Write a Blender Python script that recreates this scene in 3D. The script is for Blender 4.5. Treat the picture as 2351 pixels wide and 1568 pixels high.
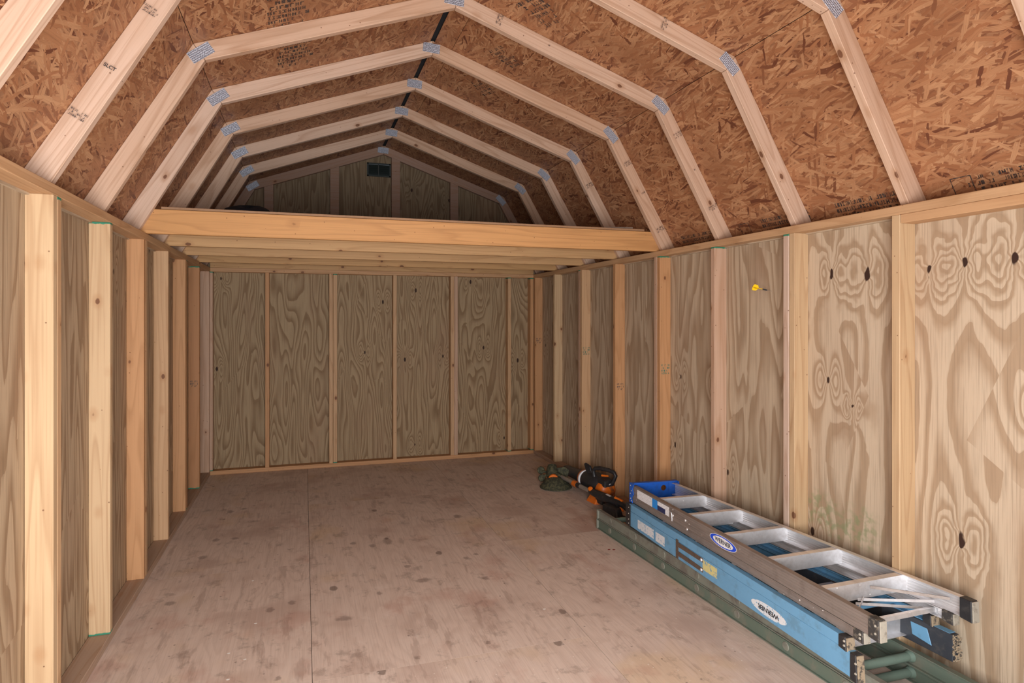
import bpy, bmesh, math, random
from mathutils import Vector, Matrix
random.seed(7)
I = 0.0254                      # the place is laid out in inches
sc = bpy.context.scene
for o in list(bpy.data.objects): bpy.data.objects.remove(o)
C = sc.collection

# ------------------------------------------------------------------ camera, light, exposure
W, D, ZT = 126.5, 244.1, 76.1   # inner width, inner depth, top of wall plates
cam = bpy.data.cameras.new('camera'); camo = bpy.data.objects.new('camera', cam); C.objects.link(camo)
cam.sensor_width = 36; cam.lens = 1407.28/2351*36
cam.shift_x = (1175.5-1121.5)/2351; cam.shift_y = (730.0-784)/2351
cam.clip_start = .02
camo.location = (.8363, 0, 1.4633); camo.rotation_euler = (math.pi/2, 0, -math.radians(16.7562))
sc.camera = camo
sc.cycles.max_bounces = 5; sc.cycles.diffuse_bounces = 4; sc.cycles.glossy_bounces = 2; sc.cycles.transmission_bounces = 1
sc.cycles.use_adaptive_sampling = True; sc.cycles.adaptive_threshold = .04; sc.cycles.adaptive_min_samples = 10
sc.cycles.caustics_reflective = False; sc.cycles.caustics_refractive = False
sc.view_settings.view_transform = 'Standard'; sc.view_settings.look = 'None'
sc.view_settings.exposure = 0.0; sc.view_settings.gamma = 1; sc.view_settings.use_curve_mapping = False
wd = bpy.data.worlds.new('world'); sc.world = wd; wd.use_nodes = True
wd.node_tree.nodes['Background'].inputs[0].default_value = (.80, .88, 1, 1)
wd.node_tree.nodes['Background'].inputs[1].default_value = .25
# added soft light close behind the camera, inside an assumed, unseen front doorway
al = bpy.data.lights.new('frontal_area_light', 'AREA'); al.shape = 'RECTANGLE'; al.size = 64*I; al.size_y = 62*I
al.energy = 165; al.color = (.99, .99, 1)
alo = bpy.data.objects.new('frontal_area_light', al); C.objects.link(alo)
alo.location = (44*I, -5*I, 39*I); alo.rotation_euler = (math.radians(90), 0, 0)

# ------------------------------------------------------------------ node helpers
def mat_new(name):
    m = bpy.data.materials.new(name); m.use_nodes = True
    nt = m.node_tree; b = nt.nodes['Principled BSDF']
    return m, nt, b
def nd(nt, typ, ins=None, **kw):
    n = nt.nodes.new('ShaderNode'+typ)
    for k, v in kw.items(): setattr(n, k, v)
    for k, v in (ins or {}).items():
        s = n.inputs[k]
        if isinstance(v, bpy.types.NodeSocket): nt.links.new(v, s)
        else: s.default_value = v
    return n
def mt(nt, op, a, b=0.0, c=0.0, clamp=False):
    n = nd(nt, 'Math', {0: a, 1: b, 2: c}, operation=op, use_clamp=clamp); return n.outputs[0]
def vm(nt, op, a, b=(0, 0, 0)):
    n = nd(nt, 'VectorMath', {0: a, 1: b}, operation=op); return n.outputs[0]
def mx(nt, f, a, b, blend='MIX'):
    n = nt.nodes.new('ShaderNodeMix'); n.data_type = 'RGBA'; n.blend_type = blend
    for i, v in ((0, f), (6, a), (7, b)):
        if isinstance(v, bpy.types.NodeSocket): nt.links.new(v, n.inputs[i])
        else: n.inputs[i].default_value = v if i == 0 else (tuple(v)+(1,))[:4]
    return n.outputs[2]
def ramp(nt, f, stops, interp='LINEAR'):
    n = nt.nodes.new('ShaderNodeValToRGB'); n.color_ramp.interpolation = interp
    e = n.color_ramp.elements
    while len(e) < len(stops): e.new(0.5)
    for q, (p, c) in zip(e, stops):
        q.position = p; q.color = (c, c, c, 1) if isinstance(c, (int, float)) else (tuple(c)+(1,))[:4]
    nt.links.new(f, n.inputs[0]); return n.outputs[0]
def sm(nt, x, a, b):            # smoothstep between a and b (a may exceed b)
    n = nt.nodes.new('ShaderNodeMapRange'); n.interpolation_type = 'SMOOTHSTEP'
    nt.links.new(x, n.inputs[0])
    if a < b: n.inputs[1].default_value = a; n.inputs[2].default_value = b; n.inputs[3].default_value = 0; n.inputs[4].default_value = 1
    else: n.inputs[1].default_value = b; n.inputs[2].default_value = a; n.inputs[3].default_value = 1; n.inputs[4].default_value = 0
    return n.outputs[0]
def noise(nt, v, scale=1, detail=2, rough=.5, dist=0.0, dim='3D'):
    n = nd(nt, 'TexNoise', {'Vector': v, 'Scale': scale, 'Detail': detail, 'Roughness': rough, 'Distortion': dist}, noise_dimensions=dim)
    return n.outputs[0]
def objco(nt, spread=40.0):
    """object coordinates, and the same shifted at random per object"""
    tc = nt.nodes.new('ShaderNodeTexCoord').outputs['Object']
    r = nt.nodes.new('ShaderNodeObjectInfo').outputs['Random']
    o = nd(nt, 'CombineXYZ', {0: mt(nt, 'MULTIPLY', r, spread), 1: mt(nt, 'MULTIPLY', r, spread*2.37), 2: mt(nt, 'MULTIPLY', r, spread*1.61)}).outputs[0]
    return tc, vm(nt, 'ADD', tc, o), r
def bump(nt, b, h, strength=.3, dist=.002):
    n = nd(nt, 'Bump', {'Strength': strength, 'Distance': dist, 'Height': h}); nt.links.new(n.outputs[0], b.inputs['Normal'])
def frac2(nt, r, k):            # another random number from the object's random
    return mt(nt, 'FRACT', mt(nt, 'MULTIPLY', r, k))

# ------------------------------------------------------------------ materials
def lumber(name, tones, knot=(.16, .06, .028), green=False, own=False, kscale=8.5):
    m, nt, b = mat_new(name)
    tc, p, r = objco(nt)
    fine = noise(nt, vm(nt, 'MULTIPLY', p, (2.2, 120, 120)), 1, 2, .6)
    ring = mt(nt, 'FRACT', mt(nt, 'MULTIPLY', noise(nt, vm(nt, 'MULTIPLY', p, (.55, 8, 8)), 1, 1.5, .5), 9))
    blot = noise(nt, vm(nt, 'MULTIPLY', p, (2.5, 7, 7)), 1, 2, .5)
    n = len(tones)
    base = ramp(nt, frac2(nt, r, 17.3), [(i/max(1, n-1), t) for i, t in enumerate(tones)])
    if own: base = nt.nodes.new('ShaderNodeObjectInfo').outputs['Color']
    c = mx(nt, mt(nt, 'MULTIPLY', ramp(nt, ring, [(0, 0), (.6, .15), (.88, 1), (1, 0)]), .46), base, mx(nt, .72, base, (.34, .16, .06)))
    c = mx(nt, mt(nt, 'MULTIPLY', sm(nt, fine, .45, .8), .34), c, (.34, .18, .08))
    c = mx(nt, mt(nt, 'MULTIPLY', sm(nt, blot, .5, .8), .25), c, mx(nt, .5, base, (.50, .25, .10)))
    # knots
    v = nd(nt, 'TexVoronoi', {'Vector': vm(nt, 'MULTIPLY', p, (.62, 1, 1)), 'Scale': kscale}, voronoi_dimensions='3D')
    dd = mt(nt, 'ADD', v.outputs['Distance'], mt(nt, 'MULTIPLY', mt(nt, 'SUBTRACT', noise(nt, p, 60, 1), .5), .03))
    on = mt(nt, 'GREATER_THAN', nd(nt, 'SeparateColor', {0: v.outputs['Color']}).outputs[0], .25)
    k1 = mt(nt, 'MULTIPLY', sm(nt, dd, .105, .08), on); halo = mt(nt, 'MULTIPLY', sm(nt, dd, .26, .09), mt(nt, 'MULTIPLY', on, .35))
    c = mx(nt, halo, c, (.42, .20, .08)); c = mx(nt, mt(nt, 'MULTIPLY', k1, .85), c, knot)
    v2 = nd(nt, 'TexVoronoi', {'Vector': p, 'Scale': 22}, voronoi_dimensions='3D')
    on2 = mt(nt, 'GREATER_THAN', nd(nt, 'SeparateColor', {0: v2.outputs['Color']}).outputs[1], .45)
    c = mx(nt, mt(nt, 'MULTIPLY', mt(nt, 'MULTIPLY', sm(nt, v2.outputs['Distance'], .085, .05), on2), .75), c, knot)
    if green:
        g = nt.nodes.new('ShaderNodeTexCoord').outputs['Generated']
        gx = nd(nt, 'SeparateXYZ', {0: g}).outputs[0]
        e = mt(nt, 'ABSOLUTE', mt(nt, 'SUBTRACT', gx, .5))
        e = mt(nt, 'ADD', e, mt(nt, 'MULTIPLY', mt(nt, 'SUBTRACT', noise(nt, p, 45, 1), .5), .006))
        e = mt(nt, 'MULTIPLY', sm(nt, e, .4945, .4955), mt(nt, 'GREATER_THAN', frac2(nt, r, 51.7), .5))
        c = mx(nt, e, c, (.05, .27, .17))
    c = vm(nt, 'MULTIPLY', c, (.80, .76, .72))
    nt.links.new(c, b.inputs['Base Color']); b.inputs['Roughness'].default_value = .62
    b.inputs['Specular IOR Level'].default_value = .3
    bump(nt, b, fine, .10, .0015)
    return m
PALE, TAN, ORANGE, PINK = (.66, .485, .30), (.65, .43, .25), (.62, .35, .175), (.63, .44, .325)
m_stud = lumber('stud_lumber', [TAN, ORANGE, PALE, ORANGE, PINK], green=True, own=True)   # each stud brings its own tone
m_plate = lumber('plate_lumber', [TAN, ORANGE, TAN])
m_sill = lumber('sill_lumber', [(.52, .39, .31), (.50, .37, .28)], knot=(.12, .07, .05))
m_truss = lumber('truss_lumber', [(.74, .55, .43), (.70, .49, .36), (.76, .58, .47), (.68, .46, .32)])
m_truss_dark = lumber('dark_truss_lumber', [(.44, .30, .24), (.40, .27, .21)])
m_joist = lumber('joist_lumber', [(.66, .42, .21), (.62, .38, .17)], kscale=8.0)
m_beam = lumber('beam_lumber', [(.68, .37, .15), (.70, .40, .17)], kscale=6.0)

def knotfield(nt, dx, dy, r0=.05, s=.026, amp=1.0):
    """butterfly grain round a knot: dx along the grain, dy across it"""
    r2 = mt(nt, 'ADD', mt(nt, 'MULTIPLY', mt(nt, 'MULTIPLY', dx, dx), .22), mt(nt, 'MULTIPLY', dy, dy))
    rr = mt(nt, 'SQRT', r2)
    s2 = mt(nt, 'DIVIDE', mt(nt, 'MULTIPLY', dy, dy), mt(nt, 'ADD', r2, 1e-5))
    q = mt(nt, 'DIVIDE', mt(nt, 'SUBTRACT', rr, r0), s)
    g = mt(nt, 'EXPONENT', mt(nt, 'MULTIPLY', mt(nt, 'MULTIPLY', q, q), -1))
    broad = mt(nt, 'EXPONENT', mt(nt, 'MULTIPLY', rr, -9))
    f = mt(nt, 'MULTIPLY', s2, mt(nt, 'ADD', mt(nt, 'MULTIPLY', g, amp), mt(nt, 'MULTIPLY', broad, 2.2)))
    return f, rr
def plywood(name, light, dark, bands=7, sx=1.0, sy=7.0, amp=1.6, knots=(), sharp=.8, kdens=.55, mildew=False, knotcol=(.05, .025, .018)):
    m, nt, b = mat_new(name)
    tc, p, r = objco(nt)
    sp = nd(nt, 'SeparateXYZ', {0: p}); st = nd(nt, 'SeparateXYZ', {0: tc})
    wob = mt(nt, 'MULTIPLY', mt(nt, 'SUBTRACT', noise(nt, vm(nt, 'MULTIPLY', p, (5, 18, 5)), 1, 2), .5), .16)
    f = mt(nt, 'MULTIPLY', noise(nt, vm(nt, 'MULTIPLY', p, (sx, sy, sx)), 1, .8, .45), bands)
    f = mt(nt, 'ADD', f, mt(nt, 'MULTIPLY', wob, 2.2))
    # scattered knots, one per cell
    vc = vm(nt, 'MULTIPLY', nd(nt, 'CombineXYZ', {0: sp.outputs[0], 1: sp.outputs[1], 2: 0}).outputs[0], (1.3, 2.6, 1))
    v = nd(nt, 'TexVoronoi', {'Vector': vc, 'Scale': 1.0, 'Randomness': .8}, voronoi_dimensions='2D')
    d = nd(nt, 'SeparateXYZ', {0: vm(nt, 'SUBTRACT', vc, v.outputs['Position'])})
    on = mt(nt, 'GREATER_THAN', kdens, nd(nt, 'SeparateColor', {0: v.outputs['Color']}).outputs[0])
    kf, rr = knotfield(nt, mt(nt, 'DIVIDE', d.outputs[0], 1.3), mt(nt, 'DIVIDE', d.outputs[1], 2.6), amp=amp)
    f = mt(nt, 'ADD', f, mt(nt, 'MULTIPLY', kf, on))
    dark_k = mt(nt, 'MULTIPLY', sm(nt, mt(nt, 'ADD', rr, mt(nt, 'MULTIPLY', wob, .10)), .011, .007), on)
    if knots:
        nw = nd(nt, 'TexNoise', {'Vector': tc, 'Scale': 11, 'Detail': 2}).outputs['Color']
        st = nd(nt, 'SeparateXYZ', {0: vm(nt, 'ADD', tc, vm(nt, 'MULTIPLY', vm(nt, 'SUBTRACT', nw, (.5, .5, .5)), (.12, .05, 0)))})
    for kx, ky, ks in knots:
        kf, rr = knotfield(nt, mt(nt, 'SUBTRACT', st.outputs[0], kx), mt(nt, 'SUBTRACT', st.outputs[1], ky), .055*ks, .028*ks, amp)
        f = mt(nt, 'ADD', f, kf)
        dark_k = mt(nt, 'MAXIMUM', dark_k, sm(nt, mt(nt, 'ADD', rr, mt(nt, 'MULTIPLY', wob, .14)), .0115*ks, .008*ks))
    fr = mt(nt, 'FRACT', f)
    band = ramp(nt, fr, [(0, .35), (.06, .0), (.4, .10), (sharp, 1), (1, .9)])
    fib = noise(nt, vm(nt, 'MULTIPLY', p, (4, 190, 4)), 1, 2, .6)
    c = mx(nt, band, light, dark)
    c = mx(nt, mt(nt, 'MULTIPLY', sm(nt, fib, .42, .8), .5), c, tuple(x*.55 for x in dark))
    big = noise(nt, vm(nt, 'MULTIPLY', p, (1.2, 3, 1)), 1, 2)
    c = mx(nt, mt(nt, 'MULTIPLY', sm(nt, big, .5, .75), .28), c, (.34, .20, .13))
    if mildew:
        z = mt(nt, 'ADD', st.outputs[0], mt(nt, 'MULTIPLY', mt(nt, 'SUBTRACT', noise(nt, p, 7, 2), .5), .25))
        q = mt(nt, 'MULTIPLY', mt(nt, 'MULTIPLY', sm(nt, z, -.56, -.50), sm(nt, z, -.36, -.44)), sm(nt, st.outputs[1], -.12, -.22))
        q = mt(nt, 'MULTIPLY', q, sm(nt, st.outputs[1], -.75, -.5))
        c = mx(nt, mt(nt, 'MULTIPLY', q, mt(nt, 'MULTIPLY', sm(nt, noise(nt, p, 30, 2), .4, .65), .6)), c, (.25, .33, .16))
    c = mx(nt, dark_k, c, knotcol)
    c = vm(nt, 'MULTIPLY', c, (.80, .77, .74))
    nt.links.new(c, b.inputs['Base Color']); b.inputs['Roughness'].default_value = .7; b.inputs['Specular IOR Level'].default_value = .25
    bump(nt, b, fib, .12, .0015)
    return m
PL, PD = (.62, .505, .37), (.42, .305, .20)
m_ply_side = plywood('plywood_side', PL, PD, bands=9, sx=.8, sy=7, sharp=.85)
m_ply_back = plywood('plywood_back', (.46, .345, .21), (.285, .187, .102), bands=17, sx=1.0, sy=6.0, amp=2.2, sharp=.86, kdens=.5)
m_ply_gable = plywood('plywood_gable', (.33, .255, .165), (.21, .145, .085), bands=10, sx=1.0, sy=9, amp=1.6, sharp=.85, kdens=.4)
m_ply_left = plywood('plywood_left', (.53, .405, .27), (.335, .225, .135), bands=9, sx=.7, sy=8, sharp=.85, kdens=.5)
# the near right sheet: knots where the photograph has them (grain up, origin at the sheet's middle)
def rk(y, z, s, yc): return ((z-38)*I, -(y-yc)*I, s)
m_ply_right0 = plywood('plywood_near_right', (.68, .56, .42), (.47, .345, .23), bands=6.5, sx=.7, sy=5.2, amp=1.7, sharp=.72, kdens=.22, mildew=True,
    knots=[rk(86.2, 65.6, 1.25, 77), rk(93.4, 66.1, .95, 77), rk(74.4, 65, 1.0, 77), rk(69, 65.8, .9, 77), rk(61.8, 66, 1.2, 77), rk(69.4, 23.2, 1.1, 77), rk(89, 41, .55, 77)])
m_ply_floor0 = None

def osb(name, light, mid, dark, scale=1.0):
    m, nt, b = mat_new(name)
    tc, p, r = objco(nt)
    sp = nd(nt, 'SeparateXYZ', {0: p})
    flat = nd(nt, 'CombineXYZ', {0: sp.outputs[0], 1: sp.outputs[1], 2: 0}).outputs[0]
    flat0 = flat
    wv = nd(nt, 'TexNoise', {'Vector': flat, 'Scale': 9, 'Detail': 1}, noise_dimensions='2D').outputs['Color']
    flat = vm(nt, 'ADD', flat, vm(nt, 'MULTIPLY', vm(nt, 'SUBTRACT', wv, (.5, .5, .5)), (.012, .012, 0)))
    best = None
    for i, (ang, L, wd_) in enumerate([(4, .15, .020), (-22, .12, .017), (27, .12, .020), (62, .10, .018), (-48, .10, .018), (13, .10, .010), (-10, .16, .026)]):
        mp = nd(nt, 'Mapping', {'Vector': flat, 'Location': (i*3.7, i*1.9, 0), 'Rotation': (0, 0, math.radians(ang))}, vector_type='POINT').outputs[0]
        q = vm(nt, 'MULTIPLY', mp, (scale/L, scale/wd_, 1))
        v = nd(nt, 'TexVoronoi', {'Vector': q, 'Scale': 1, 'Randomness': .95}, voronoi_dimensions='2D', distance='CHEBYCHEV' if i != 4 else 'EUCLIDEAN')
        cs = nd(nt, 'SeparateColor', {0: v.outputs['Color']})
        a = mt(nt, 'SUBTRACT', cs.outputs[0], mt(nt, 'MULTIPLY', v.outputs['Distance'], .25))
        if best is None: best, tone, dist, co = a, cs.outputs[1], v.outputs['Distance'], q
        else:
            g = mt(nt, 'GREATER_THAN', a, best)
            best = mt(nt, 'MAXIMUM', a, best)
            tone = nd(nt, 'Mix', {0: g, 2: tone, 3: cs.outputs[1]}).outputs[0]
            dist = nd(nt, 'Mix', {0: g, 2: dist, 3: v.outputs['Distance']}).outputs[0]
            mv = nt.nodes.new('ShaderNodeMix'); mv.data_type = 'VECTOR'
            nt.links.new(g, mv.inputs[0]); nt.links.new(co, mv.inputs[4]); nt.links.new(q, mv.inputs[5]); co = mv.outputs[1]
    grain = noise(nt, vm(nt, 'MULTIPLY', co, (.6, 9, 1)), 1, 2, .6, dim='2D')
    c = ramp(nt, tone, [(0, dark), (.03, dark), (.07, mx_const(mid, dark, .6)), (.22, mid), (.6, mx_const(mid, light, .4)), (.85, mx_const(mid, light, .8)), (1, light)])
    c = mx(nt, mt(nt, 'MULTIPLY', sm(nt, grain, .45, .75), .45), c, tuple(x*.5 for x in mid))
    c = mx(nt, mt(nt, 'MULTIPLY', sm(nt, best, .74, .52), .5), c, tuple(x*.9 for x in dark))
    blot = noise(nt, flat, 3.2, 2, .5, dim='2D')
    c = mx(nt, mt(nt, 'MULTIPLY', sm(nt, blot, .48, .72), .4), c, tuple(x*.75 for x in mid))
    sc_ = noise(nt, vm(nt, 'MULTIPLY', flat, (60, 60, 1)), 1, 2, .7, dim='2D')
    c = mx(nt, mt(nt, 'MULTIPLY', sm(nt, sc_, .70, .78), .22), c, (.78, .62, .50))
    c = vm(nt, 'MULTIPLY', c, (.72, .62, .58))
    nt.links.new(c, b.inputs['Base Color']); b.inputs['Roughness'].default_value = .55; b.inputs['Specular IOR Level'].default_value = .4
    bump(nt, b, noise(nt, vm(nt, 'MULTIPLY', flat0, (30, 110, 1)), 1, 1, .5, dim='2D'), .35, .002)
    return m
def mx_const(a, b, f): return tuple(x*(1-f)+y*f for x, y in zip(a, b))
m_osb = osb('roof_strand_board', (.66, .41, .22), (.43, .205, .095), (.18, .065, .032), 1.2)

def floor_mat():
    m, nt, b = mat_new('floor_plywood')
    tc, p, r = objco(nt)
    f = mt(nt, 'MULTIPLY', noise(nt, vm(nt, 'MULTIPLY', p, (.9, 5, 1)), 1, 1.6, .5), 14)
    fr = mt(nt, 'FRACT', f)
    band = ramp(nt, fr, [(0, .2), (.1, 0), (.5, .1), (.85, 1), (1, .8)])
    fib = noise(nt, vm(nt, 'MULTIPLY', p, (5, 140, 4)), 1, 3, .6)
    c = mx(nt, mt(nt, 'MULTIPLY', band, .30), (.68, .55, .465), (.52, .395, .325))
    c = mx(nt, mt(nt, 'MULTIPLY', sm(nt, fib, .4, .8), .28), c, (.32, .21, .155))
    # worn, pinkish and yellowish patches, grime and scuffs
    c = mx(nt, mt(nt, 'MULTIPLY', sm(nt, noise(nt, p, 2.1, 3, .6), .52, .68), .5), c, (.44, .31, .25))
    c = mx(nt, mt(nt, 'MULTIPLY', sm(nt, noise(nt, vm(nt, 'ADD', p, (9, 4, 2)), 1.6, 3, .55), .55, .68), .45), c, (.64, .46, .27))
    c = mx(nt, mt(nt, 'MULTIPLY', sm(nt, noise(nt, vm(nt, 'ADD', p, (3, 14, 5)), 3.3, 4, .6), .56, .70), .35), c, (.46, .24, .18))
    c = mx(nt, mt(nt, 'MULTIPLY', sm(nt, noise(nt, vm(nt, 'ADD', p, (30, 1, 8)), 5.5, 4, .65), .60, .72), .45), c, (.74, .63, .55))
    c = mx(nt, mt(nt, 'MULTIPLY', sm(nt, noise(nt, vm(nt, 'ADD', p, (17, 8, 3)), 9, 5, .7), .55, .68), .42), c, (.24, .175, .14))
    c = mx(nt, mt(nt, 'MULTIPLY', sm(nt, noise(nt, vm(nt, 'MULTIPLY', p, (3, 14, 3)), 1, 4, .7), .56, .66), .32), c, (.27, .18, .14))
    # the patches and knots one can pick out, in their places
    gp = nt.nodes.new('ShaderNodeNewGeometry').outputs['Position']
    gw = vm(nt, 'ADD', gp, vm(nt, 'MULTIPLY', vm(nt, 'SUBTRACT', nd(nt, 'TexNoise', {'Vector': gp, 'Scale': 45, 'Detail': 2}).outputs['Color'], (.5, .5, .5)), (.03, .03, 0)))
    spots = None
    for x, y, rx, ry in ((53.6, 159.1, 1.2, 2.4), (55.9, 141.6, .75, .9), (70.2, 142.4, .75, .9), (73.1, 144.1, .6, .8), (71.5, 130.2, .8, 1.0), (64.2, 104.2, .5, .6), (51.3, 103, .5, .6), (40.3, 120.5, 1.6, 1.0), (30.6, 130.2, .8, 1.0),
                         (26.5, 128.3, .8, 1.2), (48, 129.4, .7, .7), (11, 172.6, 1.0, 1.2), (15.7, 172.5, 1.1, .9), (9.6, 161, 1.0, 1.2), (12.1, 196.5, .9, 1.3), (15.6, 198.5, .9, .9), (58, 133, 1.8, 1.0), (45, 160, .8, 1.0), (49.5, 157, .8, 1.2), (7, 137, 1.0, 1.0), (29, 103.5, .6, .7), (75.5, 173, 1.0, 1.6)):
        d_ = nd(nt, 'VectorMath', {0: vm(nt, 'MULTIPLY', vm(nt, 'SUBTRACT', gw, (x*I, y*I, 0)), (1/(rx*I), 1/(ry*I), 0))}, operation='LENGTH').outputs['Value']
        spots = d_ if spots is None else mt(nt, 'MINIMUM', spots, d_)
    c = mx(nt, mt(nt, 'MULTIPLY', sm(nt, spots, 1.25, .6), .5), c, (.16, .11, .09))
    # oval patches and dark knots
    v = nd(nt, 'TexVoronoi', {'Vector': vm(nt, 'MULTIPLY', p, (.75, 1.1, 1)), 'Scale': 4.2}, voronoi_dimensions='3D')
    on = mt(nt, 'GREATER_THAN', nd(nt, 'SeparateColor', {0: v.outputs['Color']}).outputs[0], .72)
    dd = mt(nt, 'ADD', v.outputs['Distance'], mt(nt, 'MULTIPLY', mt(nt, 'SUBTRACT', noise(nt, p, 40, 2), .5), .06))
    c = mx(nt, mt(nt, 'MULTIPLY', mt(nt, 'MULTIPLY', sm(nt, dd, .115, .08), on), .62), c, (.10, .065, .05))
    v = nd(nt, 'TexVoronoi', {'Vector': p, 'Scale': 15}, voronoi_dimensions='3D')
    on = mt(nt, 'GREATER_THAN', nd(nt, 'SeparateColor', {0: v.outputs['Color']}).outputs[1], .72)
    c = mx(nt, mt(nt, 'MULTIPLY', mt(nt, 'MULTIPLY', sm(nt, v.outputs['Distance'], .10, .05), on), .5), c, (.08, .05, .04))
    v = nd(nt, 'TexVoronoi', {'Vector': vm(nt, 'ADD', p, (5, 5, 5)), 'Scale': 26}, voronoi_dimensions='3D')
    on = mt(nt, 'GREATER_THAN', nd(nt, 'SeparateColor', {0: v.outputs['Color']}).outputs[2], .8)
    c = mx(nt, mt(nt, 'MULTIPLY', mt(nt, 'MULTIPLY', sm(nt, v.outputs['Distance'], .10, .06), on), .7), c, (.80, .74, .66))
    nt.links.new(c, b.inputs['Base Color']); b.inputs['Roughness'].default_value = .62; b.inputs['Specular IOR Level'].default_value = .3
    return m
m_floor = floor_mat()

def plain(name, col, rough=.5, metal=0.0, spec=.5, grime=None, gscale=12, gamt=.5, glo=.5, ghi=.7, bumpy=0.0):
    m, nt, b = mat_new(name)
    tc, p, r = objco(nt)
    n1 = noise(nt, p, gscale, 4, .6)
    c = mx(nt, mt(nt, 'MULTIPLY', sm(nt, n1, .35, .75), .18), col, tuple(x*.7 for x in col))
    if grime: c = mx(nt, mt(nt, 'MULTIPLY', sm(nt, noise(nt, vm(nt, 'ADD', p, (7, 3, 1)), gscale*1.7, 4, .65), glo, ghi), gamt), c, grime)
    nt.links.new(c, b.inputs['Base Color']); b.inputs['Roughness'].default_value = rough; b.inputs['Metallic'].default_value = metal
    b.inputs['Specular IOR Level'].default_value = spec
    if bumpy: bump(nt, b, noise(nt, p, gscale*6, 3, .6), bumpy, .002)
    return m
def splattered(name, col, rough, metal, grime, spots=(.85, .84, .82), sscale=38, sthr=.62):
    m, nt, b = mat_new(name)
    tc, p, r = objco(nt)
    lon = noise(nt, vm(nt, 'MULTIPLY', p, (40, 3, 40)), 1, 3, .6)
    c = mx(nt, mt(nt, 'MULTIPLY', sm(nt, lon, .4, .75), .55), col, grime)
    c = mx(nt, mt(nt, 'MULTIPLY', sm(nt, noise(nt, p, 14, 4, .65), .5, .72), .5), c, grime)
    v = nd(nt, 'TexVoronoi', {'Vector': p, 'Scale': sscale}, voronoi_dimensions='3D')
    on = mt(nt, 'GREATER_THAN', nd(nt, 'SeparateColor', {0: v.outputs['Color']}).outputs[0], sthr)
    sp = mt(nt, 'MULTIPLY', sm(nt, mt(nt, 'ADD', v.outputs['Distance'], mt(nt, 'MULTIPLY', noise(nt, p, 90, 2), .12)), .17, .13), on)
    c = mx(nt, sp, c, spots)
    nt.links.new(c, b.inputs['Base Color'])
    nt.links.new(mt(nt, 'MULTIPLY', mt(nt, 'SUBTRACT', 1, sp), metal), b.inputs['Metallic'])
    nt.links.new(mt(nt, 'ADD', rough, mt(nt, 'MULTIPLY', lon, .2)), b.inputs['Roughness'])
    return m
m_alu = splattered('aluminium', (.93, .93, .95), .33, .78, (.66, .64, .64))
m_alu_dirty = splattered('weathered_aluminium', (.34, .29, .26), .42, .55, (.20, .165, .145), sscale=30, sthr=.72)
m_blue_fg = plain('blue_fibreglass', (.14, .33, .52), .5, grime=(.10, .19, .25), gscale=10, gamt=.45)
m_blue_cap = plain('blue_plastic', (.012, .10, .48), .38, grime=(.02, .05, .15), gscale=14, gamt=.4)
m_green_fg = plain('green_fibreglass', (.115, .15, .115), .6, grime=(.20, .175, .135), gscale=6, gamt=.6, glo=.45, ghi=.68)
m_green_old = plain('faded_green_fibreglass', (.205, .21, .17), .65, grime=(.12, .09, .075), gscale=6, gamt=.65, glo=.45, ghi=.66)
m_green_rung = plain('green_rung', (.145, .205, .165), .5, grime=(.11, .13, .10), gscale=15, gamt=.3)
m_black = plain('black_plastic', (.018, .018, .02), .42, grime=(.06, .055, .05), gscale=20, gamt=.5)
m_darkgrey = plain('dark_grey_plastic', (.035, .04, .05), .45, grime=(.10, .09, .08), gscale=18, gamt=.4)
m_rubber = plain('dirty_rubber', (.035, .032, .03), .7, grime=(.20, .17, .13), gscale=30, gamt=.8, glo=.48, ghi=.68, bumpy=.5)
m_sole = plain('worn_sole', (.36, .33, .27), .8, grime=(.12, .10, .08), gscale=25, gamt=.6, bumpy=.3)
m_mud = plain('dried_mud', (.31, .24, .16), .9, grime=(.05, .045, .04), gscale=30, gamt=.9, glo=.5, ghi=.62, bumpy=.8)
m_orange = plain('orange_plastic', (.72, .16, .012), .4, grime=(.22, .07, .02), gscale=16, gamt=.4)
m_grass = plain('grass_caked_plastic', (.03, .032, .018), .8, grime=(.11, .105, .05), gscale=28, gamt=.8, glo=.42, ghi=.66, bumpy=.7)
m_silver = plain('silver_tube', (.42, .39, .36), .35, metal=.6, grime=(.2, .17, .14), gscale=20, gamt=.4)
m_rust = plain('rusted_steel', (.15, .105, .08), .6, metal=.4, grime=(.07, .05, .04), gscale=30, gamt=.6)
m_white = plain('white_label', (.78, .78, .80), .6, grime=(.45, .42, .40), gscale=60, gamt=.5)
m_faded = plain('faded_label', (.66, .68, .70), .7, grime=(.14, .33, .5), gscale=45, gamt=.9, glo=.56, ghi=.60)
m_lblue = plain('label_blue', (.012, .07, .62), .5)
m_lcyan = plain('label_cyan', (.02, .25, .72), .5)
m_lnavy = plain('label_navy', (.012, .02, .09), .5, grime=(.5, .5, .5), gscale=160, gamt=.4, glo=.6, ghi=.62)
m_ink = plain('printing_ink', (.02, .02, .025), .7)
m_inkboard = plain('board_ink', (.045, .03, .025), .8, grime=(.22, .11, .06), gscale=70, gamt=.8, glo=.52, ghi=.6)
m_inkgrey = plain('faded_ink', (.12, .085, .07), .8)
m_inkgreen = plain('green_ink', (.06, .16, .11), .8)
m_yellowl = plain('yellowed_label', (.62, .55, .24), .7, grime=(.14, .30, .42), gscale=40, gamt=.9, glo=.55, ghi=.58)
m_yellow = plain('yellow_plastic', (.85, .55, .01), .4)
m_tarp = plain('dark_blue_cloth', (.012, .016, .026), .8, bumpy=.4)
m_felt = plain('black_roofing_felt', (.006, .006, .008), .9)
m_dark = plain('dark_underside', (.03, .022, .018), .9)
m_red = plain('red_scrap', (.22, .012, .012), .6)
m_chip = plain('pale_chip', (.80, .77, .72), .8)
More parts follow.
